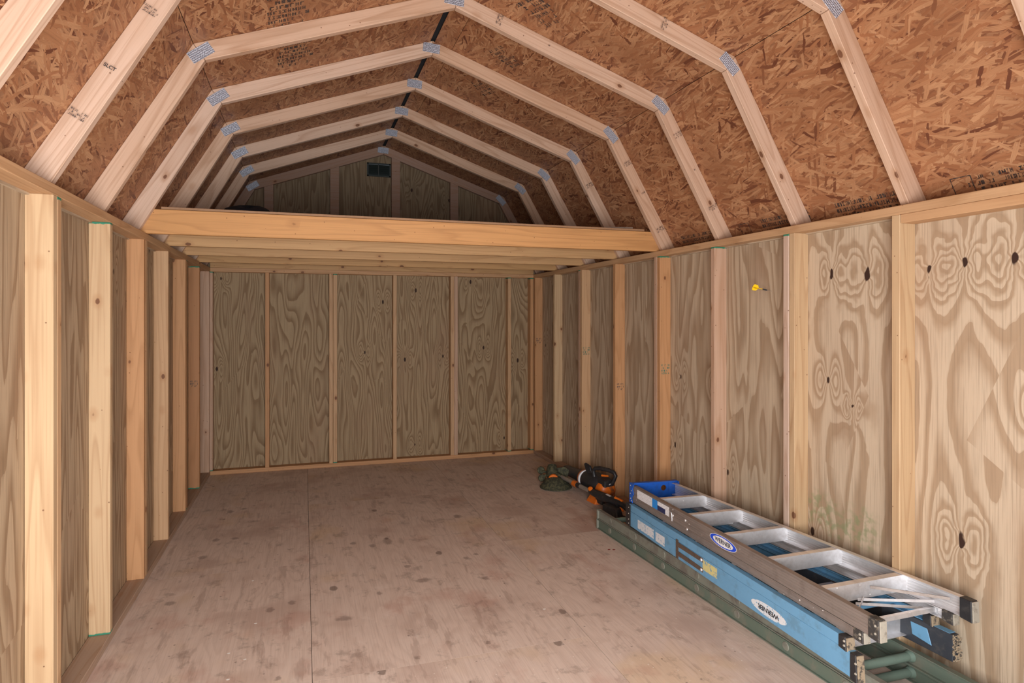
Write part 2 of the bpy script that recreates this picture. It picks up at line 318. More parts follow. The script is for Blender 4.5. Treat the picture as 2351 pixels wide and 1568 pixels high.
m_leafgreen = plain('vent_backing', (.015, .03, .016), .7, grime=(.05, .10, .04), gscale=30, gamt=.6)
m_vent = plain('dark_vent_metal', (.022, .03, .028), .55)
m_deck = plain('loft_deck_board', (.30, .17, .09), .7, grime=(.25, .12, .05), gscale=30)
m_greyboard = plain('weathered_board', (.30, .23, .18), .8, grime=(.14, .11, .09), gscale=20)
def nailplate_mat():
    m, nt, b = mat_new('galvanised_nail_plate')
    tc, p, r = objco(nt)
    v = nd(nt, 'TexVoronoi', {'Vector': vm(nt, 'MULTIPLY', tc, (1/.006, 1/.009, 0)), 'Scale': 1, 'Randomness': .35}, voronoi_dimensions='2D', distance='CHEBYCHEV')
    dots = sm(nt, v.outputs['Distance'], .40, .22)
    n1 = noise(nt, p, 130, 2, .7)
    c = mx(nt, dots, (.66, .70, .80), (.20, .22, .28))
    c = mx(nt, mt(nt, 'MULTIPLY', n1, .4), c, (.34, .37, .45))
    nt.links.new(c, b.inputs['Base Color']); b.inputs['Metallic'].default_value = .55; b.inputs['Roughness'].default_value = .42
    bump(nt, b, mt(nt, 'ADD', dots, n1), .8, .002)
    return m
m_plate_metal = nailplate_mat()
def label_text_mat():
    m, nt, b = mat_new('small_print_label')
    tc, p, r = objco(nt)
    n1 = noise(nt, vm(nt, 'MULTIPLY', tc, (420, 90, 420)), 1, 1)
    ln = mt(nt, 'FRACT', mt(nt, 'MULTIPLY', nd(nt, 'SeparateXYZ', {0: tc}).outputs[2], 150))
    k = mt(nt, 'MULTIPLY', mt(nt, 'GREATER_THAN', n1, .5), mt(nt, 'GREATER_THAN', ln, .5))
    c = mx(nt, mt(nt, 'MULTIPLY', k, .5), (.78, .78, .80), (.25, .25, .27))
    nt.links.new(c, b.inputs['Base Color']); b.inputs['Roughness'].default_value = .6
    return m
m_print = label_text_mat()

# ------------------------------------------------------------------ geometry helpers
WM = {}
def add(name, me, parent=None, M=Matrix(), label=None, cat=None, group=None, kind=None):
    o = bpy.data.objects.new(name, me); C.objects.link(o); WM[o] = M.copy()
    if parent: o.parent = parent; o.matrix_basis = WM[parent].inverted() @ M
    else: o.matrix_basis = M
    for k, v in (('label', label), ('category', cat), ('group', group), ('kind', kind)):
        if v: o[k] = v
    return o
def empty(name, x, y, z, label, cat, group=None, kind=None):
    return add(name, None, None, Matrix.Translation(Vector((x, y, z))*I), label, cat, group, kind)
_cache = {}
def boxmesh(l, w, t, mat, bev=.09):
    k = (round(l, 3), round(w, 3), round(t, 3), mat.name, bev)
    if k in _cache: return _cache[k]
    bm = bmesh.new(); bmesh.ops.create_cube(bm, size=1)
    bmesh.ops.scale(bm, vec=Vector((l, w, t))*I, verts=bm.verts)
    if bev: bmesh.ops.bevel(bm, geom=bm.edges[:], offset=bev*I, segments=1, affect='EDGES', profile=.5)
    me = bpy.data.meshes.new('box'); bm.to_mesh(me); bm.free(); me.materials.append(mat); _cache[k] = me; return me
def frame(o, x, y):
    x = Vector(x).normalized(); y = Vector(y); y = (y-x*y.dot(x)).normalized(); z = x.cross(y)
    M = Matrix.Identity(4)
    for i in range(3): M[i][0], M[i][1], M[i][2], M[i][3] = x[i], y[i], z[i], o[i]*I
    return M
DEEP = (.52, .27, .13)
TONES = {('l', 97.7): PALE, ('l', 99.2): TAN, ('l', 123.5): PALE, ('l', 147.5): ORANGE, ('l', 149.1): TAN, ('l', 172.0): TAN, ('l', 195.8): ORANGE, ('l', 197.3): ORANGE, ('l', 220.6): DEEP, ('l', 242.4): PINK,
         ('r', 76.8): PALE, ('r', 99.3): PALE, ('r', 100.9): (.70, .55, .46), ('r', 124.1): PINK, ('r', 147.5): ORANGE, ('r', 149.05): PINK, ('r', 172.7): ORANGE, ('r', 196.9): TAN, ('r', 198.4): PINK, ('r', 221.4): PALE, ('r', 242.4): ORANGE}
def plank(name, parent, a, b, wdir, w, t, mat, bev=.09, **kw):
    """a board along the centre line a-b, width w along wdir, thickness t"""
    a, b = Vector(a), Vector(b)
    return add(name, boxmesh((b-a).length, w, t, mat, bev), parent, frame((a+b)/2, b-a, wdir), **kw)

class MB:
    """collects shapes (inches, world) into one mesh"""
    def __init__(s): s.v = []; s.f = []; s.mi = []; s.cur = 0
    def _add(s, vs, fs):
        n = len(s.v); s.v += [Vector(q) for q in vs]; s.f += [[i+n for i in q] for q in fs]; s.mi += [s.cur]*len(fs); return s
    def box(s, c, d, R=None):
        c = Vector(c); vs = []
        for x in (-.5, .5):
            for y in (-.5, .5):
                for z in (-.5, .5):
                    q = Vector((x*d[0], y*d[1], z*d[2])); vs.append(c+(R @ q if R else q))
        return s._add(vs, [(0, 1, 3, 2), (4, 6, 7, 5), (0, 4, 5, 1), (2, 3, 7, 6), (0, 2, 6, 4), (1, 5, 7, 3)])
    def hexa(s, p): return s._add(p, [(3, 2, 1, 0), (4, 5, 6, 7), (0, 1, 5, 4), (1, 2, 6, 5), (2, 3, 7, 6), (3, 0, 4, 7)])
    def sweep(s, prof, A, B, up=(0, 0, 1)):
        A, B = Vector(A), Vector(B); d = (B-A).normalized(); sd = d.cross(Vector(up)).normalized(); u = sd.cross(d)
        n = len(prof); vs = [P+sd*q[0]+u*q[1] for P in (A, B) for q in prof]
        fs = [(i, (i+1) % n, n+(i+1) % n, n+i) for i in range(n)]+[tuple(range(n))[::-1], tuple(range(n, 2*n))]
        return s._add(vs, fs)
    def tube(s, pts, r, seg=12, flat=1.0):
        pts = [Vector(q) for q in pts]; n = len(pts); rs = r if isinstance(r, (list, tuple)) else [r]*n
        vs = []; prev = None
        for i, q in enumerate(pts):
            d = (pts[min(i+1, n-1)]-pts[max(i-1, 0)]).normalized()
            if prev is None: prev = Vector((0, 0, 1)) if abs(d.z) < .9 else Vector((1, 0, 0))
            u = (prev-d*prev.dot(d)).normalized(); w = d.cross(u); prev = u
            for k in range(seg):
                a = 2*math.pi*k/seg; vs.append(q+u*math.cos(a)*rs[i]+w*math.sin(a)*rs[i]*flat)
        fs = [(i*seg+k, i*seg+(k+1) % seg, (i+1)*seg+(k+1) % seg, (i+1)*seg+k) for i in range(n-1) for k in range(seg)]
        fs += [tuple(range(seg))[::-1], tuple(range((n-1)*seg, n*seg))]
        return s._add(vs, fs)
    def lathe(s, prof, o, ax, seg=20):      # prof: (distance along the axis, radius)
        o = Vector(o); ax = Vector(ax).normalized()
        return s.tube([o+ax*q[0] for q in prof], [max(q[1], .001) for q in prof], seg)
    def ball(s, c, r, seg=12, rings=8, R=None):
        c = Vector(c); r = Vector(r) if hasattr(r, '__len__') else Vector((r, r, r)); vs = []
        for i in range(rings+1):
            a = math.pi*i/rings
            for k in range(seg):
                t = 2*math.pi*k/seg; q = Vector((r.x*math.sin(a)*math.cos(t), r.y*math.sin(a)*math.sin(t), r.z*math.cos(a)))
                vs.append(c+(R @ q if R else q))
        return s._add(vs, [(i*seg+k, i*seg+(k+1) % seg, (i+1)*seg+(k+1) % seg, (i+1)*seg+k) for i in range(rings) for k in range(seg)])
    def prism(s, poly, O, X, Y, th):        # flat outline in the frame O,X,Y thickened along X x Y
        O, X, Y = Vector(O), Vector(X).normalized(), Vector(Y).normalized(); Z = X.cross(Y); n = len(poly)
        vs = [O+X*q[0]+Y*q[1]+Z*h for h in (0, th) for q in poly]
        return s._add(vs, [tuple(range(n))[::-1], tuple(range(n, 2*n))]+[(i, (i+1) % n, n+(i+1) % n, n+i) for i in range(n)])
    def build(s, name, mats, parent=None, bev=0, seg=1, smooth=False, origin=None, **kw):
        lo = Vector([min(q[i] for q in s.v) for i in range(3)]); hi = Vector([max(q[i] for q in s.v) for i in range(3)])
        o = Vector(origin) if origin else (lo+hi)/2
        me = bpy.data.meshes.new(name); me.from_pydata([(q-o)*I for q in s.v], [], s.f)
        for m in (mats if isinstance(mats, (list, tuple)) else [mats]): me.materials.append(m)
        for p_, k in zip(me.polygons, s.mi): p_.material_index = k
        bm = bmesh.new(); bm.from_mesh(me); bmesh.ops.remove_doubles(bm, verts=bm.verts, dist=1e-6)
        bmesh.ops.recalc_face_normals(bm, faces=bm.faces)
        if bev: bmesh.ops.bevel(bm, geom=[e for e in bm.edges if len(e.link_faces) == 2 and e.calc_face_angle(0) > .5], offset=bev*I, segments=seg, affect='EDGES', profile=.5, clamp_overlap=True)
        bm.to_mesh(me); bm.free()
        if smooth:
            for p_ in me.polygons: p_.use_smooth = True
            me.set_sharp_from_angle(angle=math.radians(38))
        return add(name, me, parent, Matrix.Translation(o*I), **kw)

def textmesh(body, size, mat, bold=.0, spacing=1.0):
    cu = bpy.data.curves.new('t', 'FONT'); cu.body = body; cu.size = size*I; cu.align_x = 'CENTER'; cu.align_y = 'CENTER'
    cu.offset = bold*I; cu.space_character = spacing; cu.resolution_u = 4
    o = bpy.data.objects.new('t', cu); C.objects.link(o)
    me = bpy.data.meshes.new_from_object(o); bpy.data.objects.remove(o); bpy.data.curves.remove(cu)
    me.materials.clear(); me.materials.append(mat); return me

def smudge_print(w, h, rows, mat, rnd, box=False, fill=.72):
    """an illegible printed stamp: rows of short strokes, flat, in local XY"""
    vs, fs = [], []
    def q(x0, y0, x1, y1):
        n = len(vs); vs.extend([(x0*I, y0*I, 0), (x1*I, y0*I, 0), (x1*I, y1*I, 0), (x0*I, y1*I, 0)]); fs.append((n, n+1, n+2, n+3))
    rh = h/rows
    for r_ in range(rows):
        x = -w/2+rnd.random()*.1*w; y0 = -h/2+r_*rh+rh*.16; y1 = y0+rh*.66
        end = w/2*(.55+.45*rnd.random())
        while x < end:
            cw = rh*(.22+.3*rnd.random())
            if rnd.random() < fill:
                k = rnd.random(); t = cw*.34
                if k < .35: q(x, y0, x+t, y1); q(x, y1-t, x+cw, y1)
                elif k < .6: q(x, y0, x+t, y1); q(x+cw-t, y0, x+cw, y1); q(x, (y0+y1)/2-t/2, x+cw, (y0+y1)/2+t/2)
                elif k < .8: q(x, y0, x+cw, y0+t); q(x, y1-t, x+cw, y1); q(x+cw*.4, y0, x+cw*.4+t, y1)
                else: q(x, y0, x+cw, y1)
            x += cw+rh*.14
    if box:
        t = .16
        for a in ((-w/2-.4, -h/2-.4, w/2+.4, -h/2-.4+t), (-w/2-.4, h/2+.4-t, w/2+.4, h/2+.4), (-w/2-.4, -h/2-.4, -w/2-.4+t, h/2+.4), (w/2+.4-t, -h/2-.4, w/2+.4, h/2+.4)): q(*a)
    me = bpy.data.meshes.new('print'); me.from_pydata(vs, [], fs); me.materials.append(mat); return me

# ------------------------------------------------------------------ the shed shell
SD, ST = 3.4, 1.5               # lumber depth and thickness
Y0 = -12.0                      # front wall
PT = .55                        # sheathing thickness
ZS0, ZS1 = ST, ZT-ST            # studs stand between the plates

# floor
floor = add('floor', boxmesh(W+2*SD+1, D-Y0+SD+1, 3, m_dark, 0), None, Matrix.Translation(Vector((W/2, (D+Y0+SD)/2, -2.3))*I),
            'worn plywood floor of stained brown sheets', 'floor', None, 'structure')
g = .045
for x0, x1, cuts in ((-SD, 34.2, (Y0, 54, 150, D+SD)), (34.2, 82.2, (Y0, 5, 101, 197, D+SD)), (82.2, W+SD, (Y0, 54, 150.3, D+SD))):
    for a, b in zip(cuts, cuts[1:]):
        plank('floor_panel', floor, ((x0+x1)/2, a+.012, -.375), ((x0+x1)/2, b-.012, -.375), (1, 0, 0), x1-x0-2*g, .75, m_floor, 0)

# side walls
wl = empty('wall_left', 0, (D+Y0)/2, 0, 'left wall of pine studs over bare treated plywood', 'wall', None, 'structure')
wr = empty('wall_right', W, (D+Y0)/2, 0, 'right wall of pine studs over light grained plywood', 'wall', None, 'structure')
wb = empty('wall_back', W/2, D, 0, 'back wall of studs and dark plywood with a gable above', 'wall', None, 'structure')
for x, s, root, studs in ((0, -1, wl, [25.7, (49.6, 51.1), 73.8, (97.7, 99.2), 123.5, (147.5, 149.1), 172.0, (195.8, 197.3), 220.6, 242.4]),
                          (W, 1, wr, [28.3, (52.0, 53.6), 76.8, (99.3, 100.9), 124.1, (147.5, 149.05), 172.7, (196.9, 198.4), 221.4, 242.4])):
    xc = x+s*SD/2
    for st in studs:
        for y in (st if isinstance(st, tuple) else (st,)):
            top = ZS1-(ST if (s == 1 and y < 76) else 0)
            o = plank('stud', root, (xc, y+ST/2, ZS0), (xc, y+ST/2, top), (1, 0, 0), SD, ST-.03, m_stud)
            o.color = (*TONES.get(('l' if s < 0 else 'r', y), TAN), 1)
    plank('bottom_plate', root, (xc, Y0, ST/2), (xc, D+SD, ST/2), (1, 0, 0), SD, ST, m_sill)
    plank('top_plate', root, (xc, Y0, ZT-ST/2), (xc, D+SD, ZT-ST/2), (1, 0, 0), SD, ST, m_plate)
    xp = x+s*(SD+PT/2+.02)
    ys = (Y0, 4, 51.1, 99.2, 149.1, 197.3, D+SD) if s < 0 else (Y0, 5, 53.6, 100.4, 149.0, 198.3, D+SD)
    for i, (a, b) in enumerate(zip(ys, ys[1:])):
        y = (a+b)/2
        mm = m_ply_right0 if (s > 0 and i == 2) else (m_ply_side if s > 0 else m_ply_left)
        plank('plywood_panel', root, (xp, y, 0), (xp, y, ZT), (0, -1, 0), b-a-.08, PT, mm, .03)
plank('header', wr, (W+SD/2, Y0, ZS1-ST/2), (W+SD/2, 76.75, ZS1-ST/2), (1, 0, 0), SD, ST-.04, m_plate)

# back wall
for x in (.2, 19.74, 42.98, 44.52, 67.6, 91.05, 92.56, 115.7, 125.75):
    o = plank('stud', wb, (x, D+SD/2, ZS0), (x, D+SD/2, ZS1), (0, 1, 0), SD, ST-.03, m_stud)
    o.color = (*random.choice((TAN, ORANGE, PINK, TAN)), 1)
plank('bottom_plate', wb, (0.02, D+SD/2, ST/2), (W-.02, D+SD/2, ST/2), (0, 1, 0), SD, ST, m_plate)
plank('top_plate', wb, (0.02, D+SD/2, ZT-ST/2), (W-.02, D+SD/2, ZT-ST/2), (0, 1, 0), SD, ST, m_plate)
yb = D+SD+PT/2+.02
for a, b in ((-SD-.5, 43.75), (43.75, 91.8), (91.8, W+SD+.5)):
    plank('plywood_panel', wb, ((a+b)/2, yb, 0), ((a+b)/2, yb, ZT+.5), (1, 0, 0), b-a-.08, PT, m_ply_back, .03)

# roof outline in X, Z
CX = W/2
OK, OA, OF = (13.3, 108.4), (CX, 125.8), (-5.8, 76.1)
IK, IA, IF = (15.3, 105.6), (CX, 122.4), (-1.5, 76.1)
mir = lambda q: (W-q[0], q[1])
YK = lambda k: 76.3+24*k

# gable: studs, bottom chord, sheathing with the vent opening
plank('gable_tie', wb, (0, D+.2+ST/2, ZT+SD/2+.02), (W, D+.2+ST/2, ZT+SD/2+.02), (0, 0, 1), SD, ST, m_joist)
def roof_in(x):
    x = min(x, W-x)
    return IK[1]+(x-IK[0])*(IA[1]-IK[1])/(IA[0]-IK[0]) if x > IK[0] else IF[1]+(x-IF[0])*(IK[1]-IF[1])/(IK[0]-IF[0])
for a, b in ((18.6, 21.9), (42.6, 46.0), (66.3, 69.7), (90.2, 93.6)):
    q = MB(); y = D+.22; z = ZT+SD+.04
    q.hexa([(a, y, z), (b, y, z), (b, y+ST, z), (a, y+ST, z), (a, y, roof_in(a)), (b, y, roof_in(b)), (b, y+ST, roof_in(b)), (a, y+ST, roof_in(a))])
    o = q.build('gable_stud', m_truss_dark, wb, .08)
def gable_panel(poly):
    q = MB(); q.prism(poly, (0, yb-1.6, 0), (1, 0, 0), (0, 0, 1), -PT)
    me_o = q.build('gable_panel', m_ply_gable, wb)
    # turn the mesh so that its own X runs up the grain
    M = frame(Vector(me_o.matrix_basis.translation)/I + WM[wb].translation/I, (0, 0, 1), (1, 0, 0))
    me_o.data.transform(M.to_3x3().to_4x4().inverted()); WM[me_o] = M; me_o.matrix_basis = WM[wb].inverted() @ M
def roof_out(x):
    x = min(x, W-x)
    return OK[1]+(x-OK[0])*(OA[1]-OK[1])/(OA[0]-OK[0]) if x > OK[0] else OF[1]+(x-OF[0])*(OK[1]-OF[1])/(OK[0]-OF[0])
VX0, VX1, VZ0, VZ1 = 56.9, 66.1, 114.0, 118.9
zb = ZT
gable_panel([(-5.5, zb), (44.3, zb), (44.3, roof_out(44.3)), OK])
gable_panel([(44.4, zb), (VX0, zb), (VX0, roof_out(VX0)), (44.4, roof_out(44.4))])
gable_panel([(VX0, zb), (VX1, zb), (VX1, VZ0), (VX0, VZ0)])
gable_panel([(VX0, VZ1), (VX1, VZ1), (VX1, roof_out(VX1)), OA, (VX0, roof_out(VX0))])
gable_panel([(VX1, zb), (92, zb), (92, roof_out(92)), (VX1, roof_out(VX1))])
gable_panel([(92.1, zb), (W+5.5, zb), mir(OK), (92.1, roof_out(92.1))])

# front wall behind the viewpoint with the open doorway
wf = empty('wall_front', W/2, Y0, 0, 'front wall with a wide open doorway behind the viewpoint', 'wall', None, 'structure')
for a, b, z0, z1 in ((-SD-.5, 8, 0, ZT), (80, W+SD+.5, 0, ZT)):
    plank('plywood_panel', wf, ((a+b)/2, Y0-PT, z0), ((a+b)/2, Y0-PT, z1), (1, 0, 0), b-a, PT, m_ply_side, .03)
q = MB(); q.prism([(-5.5, ZT), (W+5.5, ZT), mir(OK), OA, OK], (0, Y0-PT, 0), (1, 0, 0), (0, 0, 1), -PT); q.build('gable_panel', m_ply_side, wf)

# roof: strand board sheets
ceil = empty('ceiling', CX, (D+Y0)/2, ZT, 'gambrel roof underside of orange brown strand board sheets', 'ceiling', None, 'structure')
def roof_sheet(a, b, y0, y1):
    """sheet whose lower face runs from a to b (X,Z) between y0 and y1; own X axis along Y"""
    a, b = Vector((a[0], 0, a[1])), Vector((b[0], 0, b[1])); u = (b-a).normalized(); n = Vector((-u.z, 0, u.x))
    if n.z < 0: n = -n
    c = (a+b)/2+n*(.25+.02); c.y = (y0+y1)/2
    return add('strand_board_panel', boxmesh(y1-y0-.07, (b-a).length-.07, .5, m_osb, .03), ceil, frame(c, (0, 1, 0), u))
def along(a, b, d):
    v = Vector(b)-Vector(a); return tuple(Vector(a)+v.normalized()*d)
LE = along(OK, OF, 40)          # eave end of the lower slope
U48 = along(OK, OA, 47.8); RG = along(OA, OK, .55)
panels = {}
for bi, (y0, y1) in enumerate(((Y0-1, 5), (5, 101), (101, 197), (197, D+5))):
    for s in (0, 1):
        f = (lambda q: q) if s == 0 else mir
        panels['low', s, bi] = roof_sheet(f(LE), f(OK), y0, y1)
        panels['up', s, bi] = roof_sheet(f(OK), f(U48), y0, y1)
        panels['strip', s, bi] = roof_sheet(f(U48), f(RG), y0, y1)
for f in (lambda q: q, mir):
    for a, b in ((LE, OK), (OK, OA)):
        a, b = Vector(f(a)), Vector(f(b)); u = (b-a).normalized(); n = Vector((-u.y, u.x)); n = n if n.y > 0 else -n
        c = (a+b)/2+n*.62
        add('roofing_felt', boxmesh(D-Y0+8, (b-a).length+1.2, .1, m_felt, 0), ceil, frame((c.x, (D+Y0)/2, c.y), (0, 1, 0), (u.x, 0, u.y)))
plank('ridge_felt', ceil, (CX, Y0, OA[1]+.5), (CX, D+5, OA[1]+.5), (1, 0, 0), 5, .1, m_felt, 0)
for x in (-7.2, W+7.2):
    plank('soffit_board', ceil, (x+(1.8 if x < 0 else -1.8), Y0, 74.6), (x+(1.8 if x < 0 else -1.8), D+5, 74.6), (1, 0, 0), 5.2, .5, m_ply_side, 0)

# ------------------------------------------------------------------ roof trusses
def chordmesh(poly, mat):
    """poly: outer foot, inner foot, inner top, outer top (X,Z); own X axis along the chord"""
    P = [Vector((q[0], 0, q[1])) for q in poly]
    a, b = (P[0]+P[1])/2, (P[2]+P[3])/2; c = (a+b)/2
    M = frame(c, b-a, P[3]-P[2]); Mi = M.inverted()
    q = MB(); q.hexa([Vector((p.x, 0, p.z)) for p in P]+[Vector((p.x, ST, p.z)) for p in P])
    me = bpy.data.meshes.new('chord'); me.from_pydata([(Mi @ (v*I)) for v in q.v], [], q.f); me.materials.append(mat)
    bm = bmesh.new(); bm.from_mesh(me); bmesh.ops.recalc_face_normals(bm, faces=bm.faces)
    bmesh.ops.bevel(bm, geom=bm.edges[:], offset=.08*I, segments=1, affect='EDGES'); bm.to_mesh(me); bm.free()
    return me, M
sh = .03
low = [OF, IF, IK, OK]; upp = [OK, IK, IA, OA]
low[2:] = [along(IK, IF, sh), along(OK, OF, sh)]; upp = [along(OK, OA, sh), along(IK, IA, sh), along(IA, IK, sh), along(OA, OK, sh)]
chords = [chordmesh(p, m_truss) for p in (low, upp, [mir(q) for q in upp], [mir(q) for q in low])]
names = {7: ('roof truss standing against the gable wall, farthest from view', 'rear'),
         6: ('first roof truss in front of the gable truss, deep over the loft', ''), 5: ('second roof truss in front of the gable truss, over the loft', ''),
         4: ('third roof truss in front of the gable truss, over the loft', ''), 3: ('roof truss standing just in front of the loft beam', ''),
         2: ('first roof truss nearer than the loft beam one, ridge at picture top', ''), 1: ('second roof truss nearer than the loft beam one, ridge above the picture', ''),
         0: ('third roof truss nearer than the loft beam one, right knee at picture top', ''), -1: ('nearest roof truss, only slivers showing in both upper corners', '')}
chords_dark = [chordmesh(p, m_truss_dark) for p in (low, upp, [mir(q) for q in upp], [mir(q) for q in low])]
tr = {}
kn = (Vector((*OK, 0))+Vector((*IK, 0)))/2
def plate_at(root, x, z, y, dirx, dirz, l, w):
    return add('nail_plate', boxmesh(l, w, .07, m_plate_metal, .01), root, frame((x, y-.035, z), (dirx, 0, dirz), (-dirz, 0, dirx)))
for k in range(-1, 8):
    y = YK(k); t = empty('roof_truss', CX, y, ZT, names[k][0], 'roof truss', 'gambrel roof trusses')
    rr = []
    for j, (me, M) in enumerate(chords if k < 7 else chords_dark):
        rr.append(add('rafter', me, t, Matrix.Translation(Vector((0, y, 0))*I) @ M))
    tr[k] = rr
    for s in (1, -1):
        x, z = kn.x, kn.y; x = x if s > 0 else W-x
        a = math.radians(33 if s > 0 else -42)+random.uniform(-.08, .08)
        plate_at(t, x+s*.3, z-.15, y, math.cos(a), math.sin(a), 4.5, 2.2)
    plate_at(t, CX-.3, (OA[1]+IA[1])/2-.15, y, math.cos(random.uniform(-.12, 0)), math.sin(-.08), 4.2, 2.3)

# printed grade stamps on the lumber and on the strand board
rnd = random.Random(3)
def on_rafter(raf, u, v, me, up=1, rot=0):
    """flat print on the face of a rafter that looks to the front of the shed; u along, v across (inches, own axes)"""
    M = WM[raf]; zloc = (M.to_3x3().inverted() @ Vector((0, -1, 0)))
    sgn = 1 if zloc.z > 0 else -1
    L = Matrix.Translation(Vector((u, v, sgn*(ST/2+.012)))*I) @ Matrix.Rotation(math.radians(rot), 4, 'Z')
    if sgn < 0: L = L @ Matrix.Rotation(math.pi, 4, 'X')
    return add('grade_stamp', me, raf, M @ L, kind='stuff')
sl = textmesh('SLCT', .75, m_ink, .015)
st_small = [smudge_print(2.7, 1.3, 3, m_inkgrey, rnd) for _ in range(4)]
st_tiny = [smudge_print(1.3, .6, 1, m_inkgrey, rnd) for _ in range(2)]
on_rafter(tr[1][0], 2.2, .1, sl, rot=-87)
on_rafter(tr[1][0], -6.0, 0, st_small[0], rot=90); on_rafter(tr[1][0], 12.5, .2, st_small[1], rot=90)
for k, j, u, i_ in ((3, 3, -11, 0), (3, 3, 9, 1), (2, 3, -9, 2), (2, 3, 10, 3), (2, 2, 16, 0), (1, 2, -10, 2), (1, 2, 6, 1), (4, 3, 8, 0)):
    on_rafter(tr[k][j], u, 0, st_small[i_], rot=90)
for k, j, u, i_ in ((3, 3, 0, 0), (2, 3, 1, 1), (1, 2, 0, 0), (2, 2, 4, 1)):
    on_rafter(tr[k][j], u, 0, st_tiny[i_], rot=90)
def on_panel(pan, y, d, me, rot=0):
    """print on the underside of a roof sheet: y along the shed, d inches along the slope from its middle"""
    M = WM[pan]; yc = M.translation.y/I
    dn = M.to_3x3().inverted() @ Vector((0, 0, -1)); sgn = 1 if dn.z > 0 else -1
    L = Matrix.Translation(Vector((y-yc, d, sgn*(.25+.012)))*I) @ Matrix.Rotation(math.radians(rot), 4, 'Z')
    if sgn < 0: L = L @ Matrix.Rotation(math.pi, 4, 'X')
    return add('printed_stamp', me, pan, M @ L, kind='stuff')
big1 = smudge_print(8, 16, 9, m_inkboard, rnd, fill=.85); bx1 = smudge_print(6.4, 2.6, 1, m_inkboard, rnd, box=True, fill=.3)
row1 = smudge_print(17, 3.6, 3, m_inkboard, rnd, fill=.9); row2 = smudge_print(13, 3.0, 3, m_inkboard, rnd, fill=.8); sq = smudge_print(2.4, 2.4, 1, m_inkboard, rnd, box=True, fill=.2)
on_panel(panels['up', 0, 2], 117, -6, big1, 90); on_panel(panels['up', 0, 2], 137, -5, big1, 90); on_panel(panels['up', 0, 1], 97, -6, bx1, 90)
for bi, y, me in ((1, 88, row1), (1, 70, sq), (1, 63, row2), (2, 108, row1), (2, 119, sq), (2, 138, row1)):
    on_panel(panels['low', 1, bi], y, -15.2, me, 0)
on_panel(panels['up', 1, 2], 117, 12, smudge_print(7, 9, 6, m_inkboard, rnd), 20); on_panel(panels['up', 1, 2], 140, 12, smudge_print(6, 8, 6, m_inkboard, rnd), 20)
on_panel(panels['up', 1, 2], 160, 12, smudge_print(6, 7, 5, m_inkboard, rnd), 20); on_panel(panels['up', 1, 1], 94, 9, smudge_print(8, 7, 5, m_inkboard, rnd), 20)
# stamps on the right-hand studs
def on_stud(root, near_y, x, z, me):
    """print on the face of a side-wall stud that looks to the front"""
    best = min((o for o in root.children if o.name.startswith('stud')), key=lambda o: abs(WM[o].translation.y/I-near_y-ST/2))
    y = WM[best].translation.y/I-(ST-.03)/2-.012
    return add('grade_stamp', me, best, frame((x, y, z), (1, 0, 0), (0, 0, 1)), kind='stuff')
gs = [smudge_print(2.6, 3.0, 4, m_inkgreen, rnd), smudge_print(2.6, 2.4, 3, m_inkgrey, rnd)]
for y, z, i_ in ((196.9, 46, 0), (172.7, 36, 1), (147.5, 43.5, 0), (242.4, 48, 1)):
    on_stud(wr, y, W+SD/2, z, gs[i_])
on_stud(wl, 220.6, -SD/2, 36, gs[1])

# ------------------------------------------------------------------ storage loft
YB = YK(3)+ST+.1
lf = empty('storage_loft', CX, YB, ZT, 'storage loft over the back half with an orange pine front beam', 'loft')
plank('front_beam', lf, (-2.3, YB+ST/2, ZT+2.75), (W+2.3, YB+ST/2, ZT+2.75), (0, 0, 1), 5.4, ST, m_beam, .12)
for k in (4, 5, 6):
    plank('joist', lf, (-2.2, YK(k)+ST+.1+ST/2, ZT+2.75), (W+2.2, YK(k)+ST+.1+ST/2, ZT+2.75), (0, 0, 1), 5.4, ST, m_joist, .1)
for a, b in ((YB-.1, YB+47.9), (YB+48, D+.1)):
    plank('deck_panel', lf, (CX-.3, a, ZT+5.75), (CX-.3, b, ZT+5.75), (1, 0, 0), 120.2, .5, m_deck, .03)
q = MB()                                    # a dark bag slumped on the loft
rb = random.Random(5)
seg, rings = 28, 8
for i in range(rings+1):
    a = math.pi/2*i/rings
    for j in range(seg):
        t = 2*math.pi*j/seg; w_ = 1+.10*math.sin(3*t+i)+.06*math.sin(7*t-2*i)+rb.uniform(-.03, .03)
        q.v.append(Vector((18.2+7.6*math.cos(t)*math.cos(a)**.6*w_, 184+9*math.sin(t)*math.cos(a)**.6*w_, ZT+6.02+6.6*math.sin(a)*(1+.10*math.cos(2*t))*.98)))
q.f = [[i*seg+j, i*seg+(j+1) % seg, (i+1)*seg+(j+1) % seg, (i+1)*seg+j] for i in range(rings) for j in range(seg)]+[list(range(seg))[::-1]]
q.mi = [0]*len(q.f)
q.build('cloth_bag', m_tarp, None, smooth=True, origin=(18.2, 184, ZT+6.02), label='slumped black cloth bag lying on the loft floor at left', cat='bag')
q = MB(); q.hexa([(112, 152.2, ZT+6.05), (120.5, 151.6, ZT+6.05), (120.8, 154.6, ZT+6.05), (112.3, 155.2, ZT+6.05), (112, 152.2, ZT+6.6), (120.5, 151.6, ZT+6.75), (120.8, 154.6, ZT+6.75), (112.3, 155.2, ZT+6.6)])
q.build('scrap_board', m_greyboard, None, .05, origin=(116.4, 153.4, ZT+6.05), label='short grey scrap board lying on the right end of the loft', cat='board')

